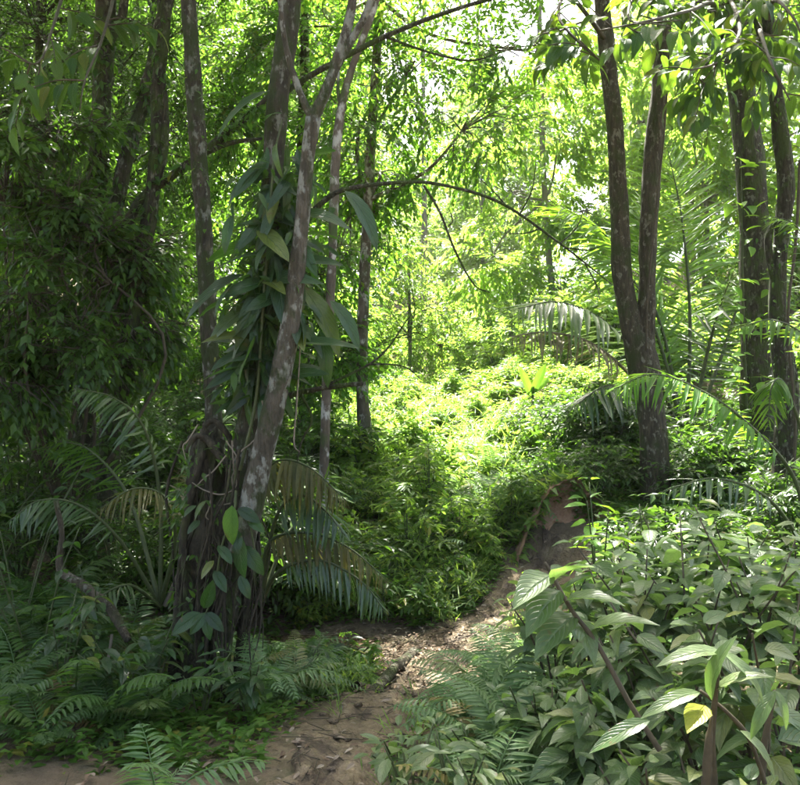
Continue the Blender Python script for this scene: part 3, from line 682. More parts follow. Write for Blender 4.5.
# small bright-leaved climber lower on the roots
lc = W(232, 515, 4.6)
low_climber = thing('hanging_plant', 'small plant with oval leaves hanging over the root tangle', 'climber', lc)
b = MB(); px_tube(b, [(236, 490, 4.62), (234, 512, 4.6), (222, 545, 4.6), (214, 590, 4.6), (205, 615, 4.6)], [3, 3, 2.4, 2, 1.5], 4.6, 6, 5); px_tube(b, [(234, 510, 4.6), (248, 518, 4.58), (256, 560, 4.6)], [2.4, 2, 1.2], 4.6, 6, 5)
b.build('stem', M['stem_green'], low_climber, off=lc)
lf = [blade('leaf', M['leaf_fresh'], 'lance', .2, .2, .03, 1, .4), blade('leaf', M['leaf_climber'], 'lance', .2, .3, .03, 1, .42)]
for (x, y, ex, ey, kind) in [(232, 505, 230, 545, 0), (238, 508, 258, 520, 1), (248, 518, 262, 530, 1), (240, 535, 236, 580, 1), (244, 545, 262, 575, 1), (240, 575, 248, 598, 1), (238, 530, 236, 552, 1),
                             (205, 612, 189, 634, 1), (206, 612, 207, 640, 1), (206, 612, 222, 630, 1), (204, 608, 214, 585, 1), (200, 612, 168, 632, 1), (206, 500, 190, 515, 1), (200, 520, 186, 530, 1), (196, 505, 182, 512, 1), (214, 560, 198, 575, 1), (214, 570, 226, 590, 1), (218, 545, 232, 560, 1)]:
    p0 = W(x, y, 4.6); d = W(ex, ey, 4.52) - p0
    place(lf[kind], low_climber, p0 - lc, d, (rs.normal(0, .3), -.8, .5), np.linalg.norm(d))

# --- slim pale tree left of it
def simple_tree(name, label, stems, bark, Y, basepx, group=None, seg=12):
    b0 = W(basepx[0], basepx[1], Y); b0[2] = Hs(b0[0], Y)
    t = thing(name, label, 'tree', b0, group)
    for k, (nm, pts, w) in enumerate(stems):
        b = MB(); px_tube(b, pts, w, Y, seg, 8, .08, k * 2.1 + basepx[0]); b.build(nm, bark, t, off=b0)
    return t, b0
t_, b0 = simple_tree('slim_tree', 'slim straight tree with mottled grey bark beside the climber', [('trunk', [(222, 640), (219, 500), (213, 400), (208, 320), (204, 230), (197, 130), (191, 40), (187, -40), (182, -260)], [20, 19, 17, 17, 17, 17, 16, 14, 8]),
    ('branch', [(187, -30), (200, -80), (230, -160)], [7, 5, 2])], M['bark_lichen'], 6.0, (222, 640))
shade_crown(t_, b0, (-3.6, -.5), (5.5, 8), (7, 9), 6, np.random.default_rng(3), .12, .045, 'leaf_mid', 90)
t_, b0 = simple_tree('slender_sapling', 'slender grey sapling stem rising behind the climber', [('trunk', [(322, 560), (326, 400), (332, 260), (336, 155), (344, 95), (360, 45), (378, -5), (395, -90), (400, -200)], [10, 9.5, 9, 9.5, 8, 7, 6, 5, 3]),
    ('branch', [(336, 160), (341, 120), (338, 80), (345, 20)], [5, 4, 3, 2])], M['bark_pale'], 7.0, (322, 560))
shade_crown(t_, b0, (-1.2, .6), (7, 8.5), (6.5, 8), 3, np.random.default_rng(4), .11, .04, 'leaf_mid', 90, 1.0)
# --- the leaning cluster on the dark side
t_, b0 = simple_tree('mossy_tree', 'thick mossy tree with vine hung trunk on the shady side', [('trunk', [(76, 560), (80, 450), (86, 380), (94, 270), (97, 190), (102, 100), (105, 20), (107, -60), (112, -240)], [34, 28, 24, 21, 20, 20, 21, 18, 9]),
    ('branch', [(104, 50), (122, 15), (128, -40)], [10, 9, 6])], M['bark_mossy'], 8.0, (76, 560))
shade_crown(t_, b0, (-8, -2), (2.5, 10), (6.5, 9.5), 20, np.random.default_rng(8), .16, .075, 'leaf_dark', 130)  # unseen crown stretched leftwards to darken the left side
t_, b0 = simple_tree('leaning_tree', 'leaning tree with grey patched bark crossing the mossy trunk', [('trunk', [(112, 520), (108, 420), (110, 270), (118, 195), (134, 130), (148, 85), (160, 30), (172, -30), (190, -200)], [18, 17, 15, 15, 15, 15, 14, 12, 6])], M['bark_lichen'], 7.8, (112, 520))
shade_crown(t_, b0, (-4.5, -1), (7, 10), (7.5, 9.5), 5, np.random.default_rng(9), .11, .045, 'leaf_dark', 120)
t_, b0 = simple_tree('forked_tree', 'twin stemmed tree with a thick limb reaching toward the climber', [('trunk', [(104, 540), (112, 440), (124, 370), (142, 255), (152, 200), (157, 130), (158, 80), (165, 20), (168, -60)], [20, 18, 16, 16, 15, 13, 13, 12, 8]),
    ('limb', [(125, 230), (140, 200), (168, 178), (200, 155), (232, 128), (256, 108), (272, 92)], [10, 9, 8.5, 8, 8, 6, 4]), ('branch', [(148, 205), (162, 160), (165, 110), (160, 60), (160, 0)], [8, 9, 8, 7, 6]), ('branch', [(205, 152), (232, 142), (262, 138)], [6, 5, 3])], M['bark_mossy'], 7.2, (104, 540))
shade_crown(t_, b0, (-4, -1.2), (6.5, 9), (6.8, 9), 5, np.random.default_rng(10), .11, .045, 'leaf_dark', 120)

# --- right side trunks
forked, fb = simple_tree('forked_trunk_tree', 'smooth brown tree forking into two slim stems above the clay bank', [('trunk', [(659, 545), (656, 505), (654, 450), (649, 400), (643, 362), (636, 335)], [40, 32, 29, 29, 31, 24]),
    ('left_stem', [(640, 360), (630, 320), (622, 270), (619, 200), (615, 130), (608, 60), (602, 0), (595, -120), (590, -300)], [25, 21, 19, 18, 17, 16, 15, 12, 7]),
    ('right_stem', [(644, 375), (646, 330), (647, 280), (649, 220), (653, 150), (659, 90), (663, 30), (668, -40), (678, -260)], [22, 18, 17, 18, 17, 16, 15, 13, 7])], M['bark_brown'], 9.0, (657, 512), seg=16)
shade_crown(forked, fb, (1.2, 4.6), (7, 8.8), (8.5, 10.5), 6, np.random.default_rng(12), .2, .085, 'leaf_mid', 80)
moss_t, mb0 = simple_tree('mossy_straight_tree', 'straight dark trunk with moss and small climbing leaves behind the broad leaved shrubs', [('trunk', [(770, 560), (764, 490), (758, 400), (756, 320), (755, 240), (750, 170), (744, 110), (736, 40), (729, -40), (715, -280)], [42, 34, 31, 30, 30, 29, 27, 26, 24, 12]),
    ('branch', [(738, 60), (712, 10), (690, -40)], [9, 8, 5])], M['bark_mossy'], 10.0, (766, 530), seg=16)
shade_crown(moss_t, mb0, (1.8, 7), (12.5, 16), (9, 12), 10, np.random.default_rng(13), .16, .065, 'leaf_mid', 90)
crook, kb = simple_tree('crooked_tree', 'crooked vine wrapped tree with a bent mossy trunk', [('trunk', [(778, 590), (780, 500), (786, 420), (782, 350), (777, 300), (782, 230), (786, 180), (781, 135), (774, 80), (768, 20), (764, -40), (770, -240)], [26, 21, 21, 20, 16, 15, 18, 16, 13, 12, 10, 5]),
    ('twining_stem', [(790, 480), (795, 390), (784, 330), (772, 270), (768, 240), (774, 220)], [9, 8, 8, 7, 7, 4]), ('branch', [(772, 70), (760, 35), (748, 0)], [6, 5, 4])], M['bark_mossy'], 8.2, (780, 540), seg=14)
shade_crown(crook, kb, (2.2, 5), (6.5, 8.2), (7, 9), 4, np.random.default_rng(14), .16, .065, 'leaf_mid', 80)
for k, pts in enumerate([[(800, 160), (796, 240), (788, 320), (795, 420), (792, 500)], [(672, 0), (665, 120), (657, 200), (648, 290), (646, 350)]]):
    Yv = (7.9, 8.75)[k]; b = MB(); P = px_tube(b, [(x, y, Yv) for x, y in pts], [3.5, 3.2, 3, 3, 3] if k == 0 else [2.2] * 5, Yv, 6, 8, .1, k)
    o = b.build('liana', M['stem_brown'], off=P[-1]); o.location = P[-1]; tag(o, ['thin woody liana hanging beside the crooked tree', 'thread thin liana running up the right stem of the fork'][k], 'vine')

def epiphytes(parent, base, pts, w, Y, n, leafL, mat, seed, leafW=.45):
    rs = np.random.default_rng(seed)
    P, r = smooth_path([W(p[0], p[1], p[2] if len(p) > 2 else Y) for p in pts], [v / 2 / F * Y for v in w], 20)
    k = np.clip((rs.beta(.7, .7, n) * len(P)).astype(int), 0, len(P) - 1); cen = rs.random(9) * len(P)
    k = np.where(rs.random(n) < .6, np.clip((cen[rs.integers(9, size=n)] + rs.normal(0, len(P) * .03, n)).astype(int), 0, len(P) - 1), k)
    a = rs.uniform(0, 6.28, n); o = np.c_[np.cos(a), np.sin(a), np.zeros(n)]
    Pp = P[k] + o * r[k][:, None] - np.asarray(base); D = o * .8 + rs.normal(0, .5, (n, 3)) + np.array((0, 0, -.35)); L = leafL * rs.uniform(.5, 1.3, n)
    add('epiphytes', cloud_mesh('epiphytes', [leaf_cloud(Pp, D, o * .4 + np.array((0, 0, 1.)) + rs.normal(0, .3, (n, 3)), L, L * leafW, .35, .2, hi=True, rs=rs)]), M[mat], parent, 'stuff')
def obj_named(n): return [o for o in C.objects if o.name == n][0]
for nm, pts, w, Y, n, l, mat in [('mossy_tree', [(80, 450), (94, 270), (97, 190), (102, 100), (105, 20)], [28, 21, 20, 20, 20], 8.0, 800, .09, 'leaf_dark'), ('leaning_tree', [(108, 420), (110, 270), (118, 195), (134, 130), (148, 85), (160, 30)], [17, 15, 15, 15, 15, 14], 7.8, 500, .08, 'leaf_dark'),
        ('slim_tree', [(213, 400), (208, 320), (204, 230), (197, 130), (191, 40)], [17] * 5, 6, 50, .05, 'leaf_mid'), ('crooked_tree', [(780, 500), (786, 420), (777, 300), (786, 180), (774, 80)], [21, 21, 16, 18, 13], 8.2, 260, .05, 'leaf_mid'),
        ('root_tangled_tree', [(200, 690), (205, 600), (205, 500), (215, 430)], [60, 60, 60, 40], 4.85, 420, .055, 'leaf_dark'), ('mossy_straight_tree', [(764, 490), (757, 350), (755, 240), (744, 110), (735, 30)], [34, 30, 29, 27, 26], 10, 200, .06, 'leaf_mid'),
        ('forked_tree', [(125, 230), (168, 178), (200, 155), (232, 128), (256, 108)], [12, 11, 10, 11, 8], 7.2, 320, .08, 'leaf_mid'), ('forked_tree', [(112, 440), (142, 255), (157, 130), (165, 20)], [18, 16, 13, 12], 7.2, 460, .08, 'leaf_dark')]:
    o = obj_named(nm); epiphytes(o, np.array(o.location), pts, w, Y, n, l, mat, len(pts) + n)

# small climbing leaves up the mossy straight trunk
rs = np.random.default_rng(15)
c0 = W(748, 420, 9.8)
tc_ = thing('trunk_creeper', 'creeper with small bright leaves up the edge of the straight mossy trunk', 'climber', c0)
b = MB(); px_tube(b, [(750, 480), (746, 380), (743, 300), (742, 220), (741, 160)], [2.5, 2.2, 2, 1.8, 1], 9.82, 6, 6); b.build('stem', M['stem_green'], tc_, off=c0)
cre = blade('leaf', M['leaf_fresh'], 'ovate', .2, .2, 0, 1, .6, 6)
for k in range(60):
    y = rs.uniform(160, 440); x = 744 + rs.normal(0, 8) + (y > 260) * rs.normal(5, 8)
    place(cre, tc_, W(x, y, 9.78) - c0, (rs.normal(0, 1), -.6, rs.normal(-.1, .4)), (rs.normal(0, .3), -.3, 1), rs.uniform(10, 20) / F * 9.8)

# ------------------------------------------------------------------ boughs with broad leaves hanging into the top of the view
bl_bough = [blade('leaf', M['leaf_bough'], 'ovate', .25, d, .05, 1, .46, 8) for d in (.15, .4, .6)]
def leafy_bough(parent, base, pts, Y, w, leafpx, nl, seed, name='bough', twig=60, sag=.45, me=bl_bough, off=(0, 0)):
    rs = np.random.default_rng(seed)
    b = MB(); px_tube(b, pts, [w * (1 - .75 * i / (len(pts) - 1)) for i in range(len(pts))], Y, 7, 6, .06, seed)
    P, _ = smooth_path([W(p[0], p[1], p[2] if len(p) > 2 else Y) for p in pts], [1] * len(pts), 12)
    todo = []
    ntw = max(3, nl // 7)
    for i in range(ntw):
        q = P[int(rs.uniform(.15, 1) * (len(P) - 1))]
        d = nrm(rs.normal(0, 1, 3) * np.array((1, .7, .5)) + np.array((0, -.2, -.25)))
        Lt = rs.uniform(.5, 1.1) * twig / F * Y
        e = q + d * Lt; b.tube([q, (q + e) / 2 + np.array((0, 0, .03)), e], [.006, .0045, .002], 5, 3)
        for j in range(7):
            t = (j + 1.2) / 8.2; s_ = 1 if j % 2 else -1
            x = nrm(np.cross(d, (0, 0, 1)))
            ld = d * .6 + x * s_ * .8 + np.array((0, 0, -sag)) + rs.normal(0, .2, 3)
            if j == 6: ld = d + np.array((0, 0, -sag))
            todo.append((q + d * Lt * t, ld))
    o = b.build(name, M['stem_brown'], parent, off=base)
    for p0, ld in todo:
        place(me[rs.integers(len(me))], o, p0 - base, ld, (rs.normal(0, .3), -.25 + rs.normal(0, .3), 1), leafpx * rs.uniform(.65, 1.2) / F * Y)
leafy_bough(moss_t, mb0, [(738, 45, 9.8), (715, 5, 8.5), (690, 10, 7.2), (650, 20, 6.4), (600, 30, 6.2)], 7, 6, 26, 84, 51, twig=75)
leafy_bough(moss_t, mb0, [(738, 45, 9.8), (730, 0, 8.5), (740, 30, 7.4), (720, 60, 6.8), (690, 70, 6.5)], 7, 6, 26, 77, 52, twig=70)
leafy_bough(crook, kb, [(770, 60, 8.1), (760, 30, 7.2), (770, 60, 6.4), (790, 100, 6.2)], 6.6, 6, 26, 77, 53, twig=75)
leafy_bough(crook, kb, [(770, 60, 8.1), (740, 40, 7.4), (700, 70, 7), (705, 85, 6.9)], 7, 5, 25, 56, 54, twig=60)
leafy_bough(forked, fb, [(606, 40, 9), (570, -5, 8), (560, 20, 7.2), (600, 60, 6.8), (580, 40, 6.6)], 7.2, 5, 26, 49, 55, twig=70)
leafy_bough(forked, fb, [(665, 20, 9), (640, -10, 8), (630, 20, 7.4), (680, 20, 7)], 7.4, 5, 26, 49, 56, twig=70)
leafy_bough(forked, fb, [(608, 60, 9), (585, 55, 8.4), (555, 58, 8), (528, 72, 7.8)], 8, 2.5, 22, 14, 57, twig=26)
leafy_bough(forked, fb, [(585, 20, 8), (560, 30, 7), (540, 35, 6.9), (530, 55, 6.9)], 7, 2.5, 26, 21, 58, twig=40)
leafy_bough(crook, kb, [(768, 20, 8.2), (775, 0, 7.6), (795, 20, 7.2), (810, 60, 7)], 7.3, 5, 25, 70, 63, twig=65)
leafy_bough(moss_t, mb0, [(734, 30, 9.9), (725, -10, 9), (700, 0, 8.4), (670, 20, 8), (640, 15, 7.9)], 8.4, 5, 25, 84, 64, twig=60)
leafy_bough(moss_t, mb0, [(738, 60, 9.9), (750, 20, 9), (765, 40, 8.6), (760, 90, 8.4)], 8.8, 5, 25, 63, 65, twig=55)
mt = [o for o in C.objects if o.name == 'mossy_tree'][0]; mtb = np.array(mt.location)
leafy_bough(mt, mtb, [(70, -30, 7.6), (55, 20, 6), (40, 60, 5.2), (20, 60, 5)], 5.4, 4, 30, 35, 61, twig=70)
leafy_bough(mt, mtb, [(120, -30, 7.6), (105, 30, 6), (85, 80, 5.3), (80, 110, 5.2)], 5.4, 4, 30, 28, 62, twig=60)

# ------------------------------------------------------------------ palms
def leaflet_mesh(mat, wd, droop, fold=.35):
    t = np.linspace(0, 1, 6); w = np.array((.35, .9, 1, .85, .55, .04)) * wd / 2
    V = []
    for ti, wi in zip(t, w):
        z = -droop * ti ** 2
        V += [(-wi, ti, z + fold * wi), (0, ti, z), (wi, ti, z + fold * wi)]
    q = [(i*3+j, i*3+j+1, i*3+j+4, i*3+j+3) for i in range(5) for j in range(2)]
    me = mk_mesh('leaflet', V, quads=q, smooth=True); me.materials.append(mat); return me
LFT = {k: [leaflet_mesh(M[k], w, d) for w, d in ((.085, .1), (.075, .25), (.08, .45))] for k in ('palm', 'palm_sheen', 'palm_sunlit', 'palm_grey', 'palm_dry', 'palm_yellow')}

def palm_frond(parent, base, pts, mat, leafpx, n=34, hang=.3, start=.22, seed=0, w0=5, upv=(0, -.3, 1), fwd=.45, Yd=8.0, lw=1.0):
    """pts: px path of the midrib from the petiole to the tip, (px, py, Y)"""
    rs = np.random.default_rng(seed)
    Pw = [W(*p) for p in pts]
    b = MB(); b.tube(Pw, np.linspace(w0, .8, len(pts)) / 2 / F * Yd, 6, 8)
    fr = b.build('frond', M['stem_green' if mat != 'palm_dry' else 'vine_pale'], parent, off=base)
    P, _ = smooth_path(Pw, [1] * len(Pw), 20)
    T = nrm(np.gradient(P, axis=0))
    for i in range(n):
        if rs.random() < .05: continue
        t = start + (1 - start) * (i + .5) / n
        k = min(len(P) - 1, int(t * (len(P) - 1))); p, d = P[k], T[k]
        x = nrm(np.cross(d, upv))
        prof = math.sin(math.pi * min(1, .18 + .78 * (t - start) / (1 - start))) ** .6
        for s in (-1, 1):
            ld = x * s + d * (fwd + .5 * t) + np.array((0, 0, -hang * rs.uniform(.6, 1.4))) + rs.normal(0, .13, 3)
            L = leafpx / F * Yd * prof * (rs.uniform(.85, 1.08) if rs.random() > .08 else rs.uniform(.4, .8))
            place(LFT[mat][int(rs.integers(3))], fr, p - base, ld, nrm(np.cross(x * s, d)) * s * (1 if True else 1) + np.array((0, 0, .8)), L, 'leaflet', sx=lw)
    return fr

# big palm behind the forked trunk
pb = W(684, 470, 11.2); pb[2] = Hs(pb[0], 11.2)
bp_ = thing('feather_palm', 'large feathery palm arching out from behind the forked trunk', 'palm', pb)
MB().tube([pb - (0, 0, .2), pb + (0, 0, .25), W(680, 430, 11.2)], [.12, .10, .07], 10, 5, .12).build('trunk', M['bark_mossy'], bp_, off=pb)
palm_frond(bp_, pb, [(682, 440, 11.2), (655, 375, 10.6), (605, 322, 10.0), (560, 302, 9.6), (518, 308, 9.3)], 'palm_sheen', 60, 50, .35, seed=1, Yd=10.2, lw=.9)
palm_frond(bp_, pb, [(680, 440, 11.2), (640, 385, 10.5), (595, 345, 9.9), (550, 332, 9.5), (510, 336, 9.2)], 'palm_dry', 40, 38, .6, seed=2, Yd=10.5, lw=.8)
palm_frond(bp_, pb, [(684, 435, 11.3), (655, 330, 11.3), (610, 240, 11.2), (560, 205, 11)], 'palm', 78, 62, .25, seed=3, Yd=11.2, lw=.6)
palm_frond(bp_, pb, [(686, 435, 11.4), (690, 320, 11.7), (682, 220, 11.9), (668, 150, 12)], 'palm', 80, 62, .15, seed=4, Yd=11.6, lw=.6)
palm_frond(bp_, pb, [(688, 440, 11.2), (708, 350, 11.2), (722, 300, 11), (735, 268, 10.8)], 'palm_grey', 46, 36, .3, seed=5, Yd=11)
palm_frond(bp_, pb, [(684, 440, 11.3), (665, 340, 11.5), (640, 260, 11.6), (650, 200, 11.6)], 'palm', 72, 56, .2, seed=6, Yd=11.4, lw=.6)
palm_frond(bp_, pb, [(682, 445, 11.2), (650, 405, 10.5), (610, 385, 9.9), (575, 405, 9.5)], 'palm_grey', 48, 34, .5, seed=7, Yd=10.6)
palm_frond(bp_, pb, [(690, 440, 11.2), (720, 360, 11.5), (745, 290, 11.6), (780, 260, 11.4)], 'palm', 60, 52, .25, seed=8, Yd=11.4, lw=.6)

# palm with the single frond coloured as if sunlit
pb = W(812, 540, 6.2); pb[2] = Hs(pb[0], 6.2)
sp_ = thing('young_palm', 'young palm with one frond coloured sunlit bright green stretched before the forked trunk', 'palm', pb)
palm_frond(sp_, pb, [(812, 560, 6.2), (795, 480, 6.2), (755, 430, 6.1), (705, 392, 6.0), (655, 374, 5.9), (614, 388, 5.8)], 'palm_sunlit', 50, 60, .35, .3, seed=9, Yd=6, lw=1.0)
palm_frond(sp_, pb, [(812, 560, 6.2), (805, 450, 6.1), (785, 385, 6), (772, 385, 5.9), (768, 425, 5.9)], 'palm', 34, 30, .5, .4, seed=10, Yd=6, lw=1.1)
palm_frond(sp_, pb, [(812, 560, 6.2), (830, 450, 6.3), (812, 350, 6.2), (775, 320, 6.1), (732, 330, 6)], 'palm', 36, 32, .45, .35, seed=11, Yd=6.1, lw=1.1)
palm_frond(sp_, pb, [(812, 560, 6.2), (840, 470, 6.3), (830, 300, 6.4), (800, 230, 6.5), (770, 215, 6.5)], 'palm', 34, 30, .4, .4, seed=12, Yd=6.4)
palm_frond(sp_, pb, [(812, 560, 6.2), (770, 500, 6), (715, 478, 5.8), (660, 492, 5.7)], 'palm_grey', 36, 30, .5, .35, seed=13, Yd=5.9)

# shade palms on the left
pb = W(160, 610, 6.0); pb[2] = Hs(pb[0], 6.0)
lp = thing('shade_palm', 'stemless palm with grey green arching fronds in the shade beside the roots', 'palm', pb)
palm_frond(lp, pb, [(160, 605, 6), (160, 500, 6), (145, 430, 5.9), (115, 398, 5.8), (75, 388, 5.7)], 'palm_grey', 40, 40, .6, .35, seed=14, Yd=5.9, lw=1.1)
palm_frond(lp, pb, [(160, 605, 6), (175, 540, 5.8), (165, 498, 5.6), (135, 488, 5.4), (100, 508, 5.3)], 'palm_yellow', 42, 36, .6, .35, seed=16, Yd=5.5, lw=.7)
palm_frond(lp, pb, [(160, 605, 6), (120, 540, 5.8), (80, 505, 5.7), (40, 500, 5.6), (10, 520, 5.5)], 'palm_grey', 42, 36, .5, .3, seed=17, Yd=5.7)
palm_frond(lp, pb, [(160, 605, 6), (190, 500, 6.2), (208, 440, 6.2), (240, 410, 6.2)], 'palm_grey', 38, 34, .4, .4, seed=19, Yd=6.2)
palm_frond(lp, pb, [(160, 606, 6), (130, 585, 5.6), (100, 596, 5.4), (70, 620, 5.3)], 'palm_grey', 36, 26, .1, .25, seed=20, Yd=5.5)
palm_frond(lp, pb, [(160, 605, 6), (130, 500, 6.4), (90, 450, 6.5), (50, 440, 6.5)], 'palm', 42, 34, .5, .4, seed=37, Yd=6.4)
palm_frond(lp, pb, [(165, 605, 6), (190, 545, 5.9), (200, 500, 5.9), (190, 470, 5.8)], 'palm_dry', 40, 28, .5, .4, seed=38, Yd=5.9, lw=.8)
# half withered palm right of the roots
pb = W(262, 600, 6.4); pb[2] = Hs(pb[0], 6.4)
wp_ = thing('withered_palm', 'palm with drooping half withered yellowed fronds leaning over the hollow', 'palm', pb)
palm_frond(wp_, pb, [(262, 600, 6.4), (258, 500, 6.3), (275, 462, 6.2), (308, 466, 6.0), (346, 500, 5.9)], 'palm_yellow', 48, 44, 1.5, .35, seed=21, Yd=6.1, lw=1.0)
palm_frond(wp_, pb, [(262, 600, 6.4), (268, 545, 6.3), (300, 532, 6.2), (345, 545, 6.1), (388, 580, 6.0)], 'palm_yellow', 44, 42, 1.5, .3, seed=22, Yd=6.2, lw=1.0)
palm_frond(wp_, pb, [(262, 600, 6.4), (275, 520, 6.3), (300, 495, 6.2), (325, 510, 6.1), (345, 535, 6.0)], 'palm_grey', 44, 36, 1.0, .3, seed=23, Yd=6.2)
palm_frond(wp_, pb, [(262, 600, 6.4), (280, 570, 6.2), (320, 560, 6.1), (360, 580, 6.0), (385, 610, 5.9)], 'palm_grey', 40, 36, 1.2, .3, seed=24, Yd=6.1)
palm_frond(wp_, pb, [(262, 600, 6.4), (285, 540, 6.6), (315, 500, 6.7), (330, 470, 6.7)], 'palm', 40, 32, .6, .3, seed=25, Yd=6.5)

# ------------------------------------------------------------------ ferns
def fern_mesh(name, mat, arch, seed, np_=15, wide=.36):
    rs = np.random.default_rng(seed)
    t = np.linspace(0, 1, 26); y = t * (1 - .12 * arch * t); z = arch * (t * .9 - 1.15 * t ** 2.1)
    R_ = np.c_[0 * t, y, z]; T = nrm(np.gradient(R_, axis=0))
    P, D, N, L, Wd = [], [], [], [], []
    for i in range(np_):
        tt = .1 + .88 * (i + .5) / np_; k = int(tt * 25); p, d = R_[k], T[k]
        pl = wide * math.sin(math.pi * (.12 + .84 * tt)) ** .8 * (1.02 - .35 * tt)
        up = np.cross(np.array((1., 0, 0)), d)
        for s in (-1, 1):
            a = nrm(np.array((s, 0, 0)) + d * .35 + up * (.1 + rs.normal(0, .12)))
            m = max(3, int(pl / .052))
            for j in range(m):
                u_ = (j + .5) / m; q = p + a * pl * u_ - up * .12 * pl * u_ ** 2
                for s2 in (-1, 1):
                    dd = nrm(d * s2 + a * .55 + rs.normal(0, .06, 3))
                    P.append(q); D.append(dd); N.append(up + rs.normal(0, .15, 3)); L.append(.04 * (1.05 - .6 * u_) * (1 - .35 * tt) + .012); Wd.append(.026)
    P, D, N = map(np.array, (P, D, N))
    V, T_, v = leaf_cloud(P, D, N, np.array(L), np.array(Wd), .1, .1, rs=rs)
    b = MB(); b.tube(R_[::5], np.linspace(.008, .002, len(R_[::5])), 4, 3)
    b.raw(V, T=T_); me = b.mesh(name, smooth=False); me.materials.append(mat); return me
def pinnate_mesh(name, mat, arch, seed, np_=17, wide=.24, pw_=.042):
    rs = np.random.default_rng(seed)
    t = np.linspace(0, 1, 26); y = t * (1 - .12 * arch * t); z = arch * (t * .9 - 1.15 * t ** 2.1)
    R_ = np.c_[0 * t, y, z]; T = nrm(np.gradient(R_, axis=0)); P, D, N, L = [], [], [], []
    for i in range(np_):
        tt = .12 + .86 * (i + .5) / np_; k = int(tt * 25); up = np.cross(np.array((1., 0, 0)), T[k])
        for s_ in (-1, 1):
            P.append(R_[k]); D.append(np.array((s_, 0, 0)) + T[k] * (.3 + .5 * tt) - up * .12 + rs.normal(0, .07, 3)); N.append(up + rs.normal(0, .12, 3)); L.append(wide * math.sin(math.pi * (.2 + .74 * tt)) * rs.uniform(.9, 1.1))
    L = np.array(L); V, T_, v = leaf_cloud(np.array(P), np.array(D), np.array(N), L, np.full(len(L), pw_), .3, .35, hi=True, rs=rs)
    b = MB(); b.tube(R_[::5], np.linspace(.008, .002, len(R_[::5])), 4, 3); b.raw(V, T=T_); me = b.mesh(name, smooth=False); me.materials.append(mat); return me
FERN = [pinnate_mesh('frond', M['fern'], .6, 1, 22, .2, .03), pinnate_mesh('frond', M['fern'], .75, 2, 18, .26, .036), pinnate_mesh('frond', M['fern'], .95, 3, 24, .17, .027)]
FERND = [pinnate_mesh('frond', M['fern_shade'], .6, 11, 20, .22, .034), pinnate_mesh('frond', M['fern_shade'], .75, 12, 17, .26, .042), pinnate_mesh('frond', M['fern_shade'], .95, 13, 24, .18, .028)]
def fern(x, y, size, nf, seed, label, group, meshes, z=None):
    rs = np.random.default_rng(seed)
    for _ in range(8):
        if path_dist(np.array([x]), np.array([y]))[0] < size * .62: x += .09 * (1 if x > np.interp(y, PATH[:, 1], PATH[:, 0]) else -1)
    z = Hs(x, y) if z is None else z
    t = thing('fern', label, 'fern', (x, y, z - .01), group)
    a0 = rs.uniform(0, 6.28)
    for i in range(nf):
        a = a0 + 6.283 * i / nf + rs.normal(0, .3); el = rs.uniform(.3, 1.5)
        d = (math.cos(a), math.sin(a), el); place(meshes[int(rs.integers(3))], t, (0, 0, 0), d, (0, 0, 1), size * rs.uniform(.6, 1.3), 'frond')
    return t
rs = np.random.default_rng(70)
k = 0
LB_R = 'feathery grey green fern crowded between the dirt path and the broad leaved shrubs'
for (px, Y) in [(395, 3.9), (430, 4.2), (465, 4.6), (470, 3.8), (500, 4.3), (520, 3.9), (440, 3.5), (545, 4.6), (500, 3.4), (410, 3.4), (560, 4.2), (480, 5.1), (510, 5.4), (590, 3.9), (620, 4.3), (455, 3.15), (540, 3.3), (600, 3.2), (660, 3.5), (560, 2.9)]:
    x = (px - 400) / F * Y; k += 1
    fern(x + .12, Y, rs.uniform(.42, .6), 9, 300 + k, LB_R, 'ferns right of the path', FERN)
LB_L = 'feathery green fern in the clump between the roots and the dirt path'
for (px, Y) in [(250, 5.3), (275, 5.0), (300, 5.4), (268, 4.85), (310, 5.0), (290, 5.8), (325, 5.5), (255, 5.8), (290, 4.65)]:
    x = (px - 400) / F * Y; k += 1
    fern(x, Y, rs.uniform(.4, .55), 9, 300 + k, LB_L, 'ferns left of the path', FERN)
LB_D = 'fern coloured dark for the shade beneath the root tangled tree'
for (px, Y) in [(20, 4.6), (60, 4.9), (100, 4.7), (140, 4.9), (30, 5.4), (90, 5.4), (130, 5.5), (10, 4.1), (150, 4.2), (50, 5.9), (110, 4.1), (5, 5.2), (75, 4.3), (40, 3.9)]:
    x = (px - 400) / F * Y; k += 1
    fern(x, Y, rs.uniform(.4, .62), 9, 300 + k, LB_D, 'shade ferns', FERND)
x = (225 - 400) / F * 3.4; fern(x, 3.4, .42, 7, 401, 'fresh green low fern at the near edge of the muddy path', None, [pinnate_mesh('frond', M['fern'], .5, 31, 13, .3)] * 3)
LB_M = 'small fern on the green slope beyond the hollow'
for j in range(26):
    Y = rs.uniform(7.6, 11.5); px = rs.uniform(290, 520); k += 1; x = (px - 400) / F * Y
    if path_dist(np.array([x]), np.array([Y]))[0] < .2: continue
    fern(x, Y, rs.uniform(.4, .6), 7, 300 + k, LB_M, 'slope ferns', FERN)

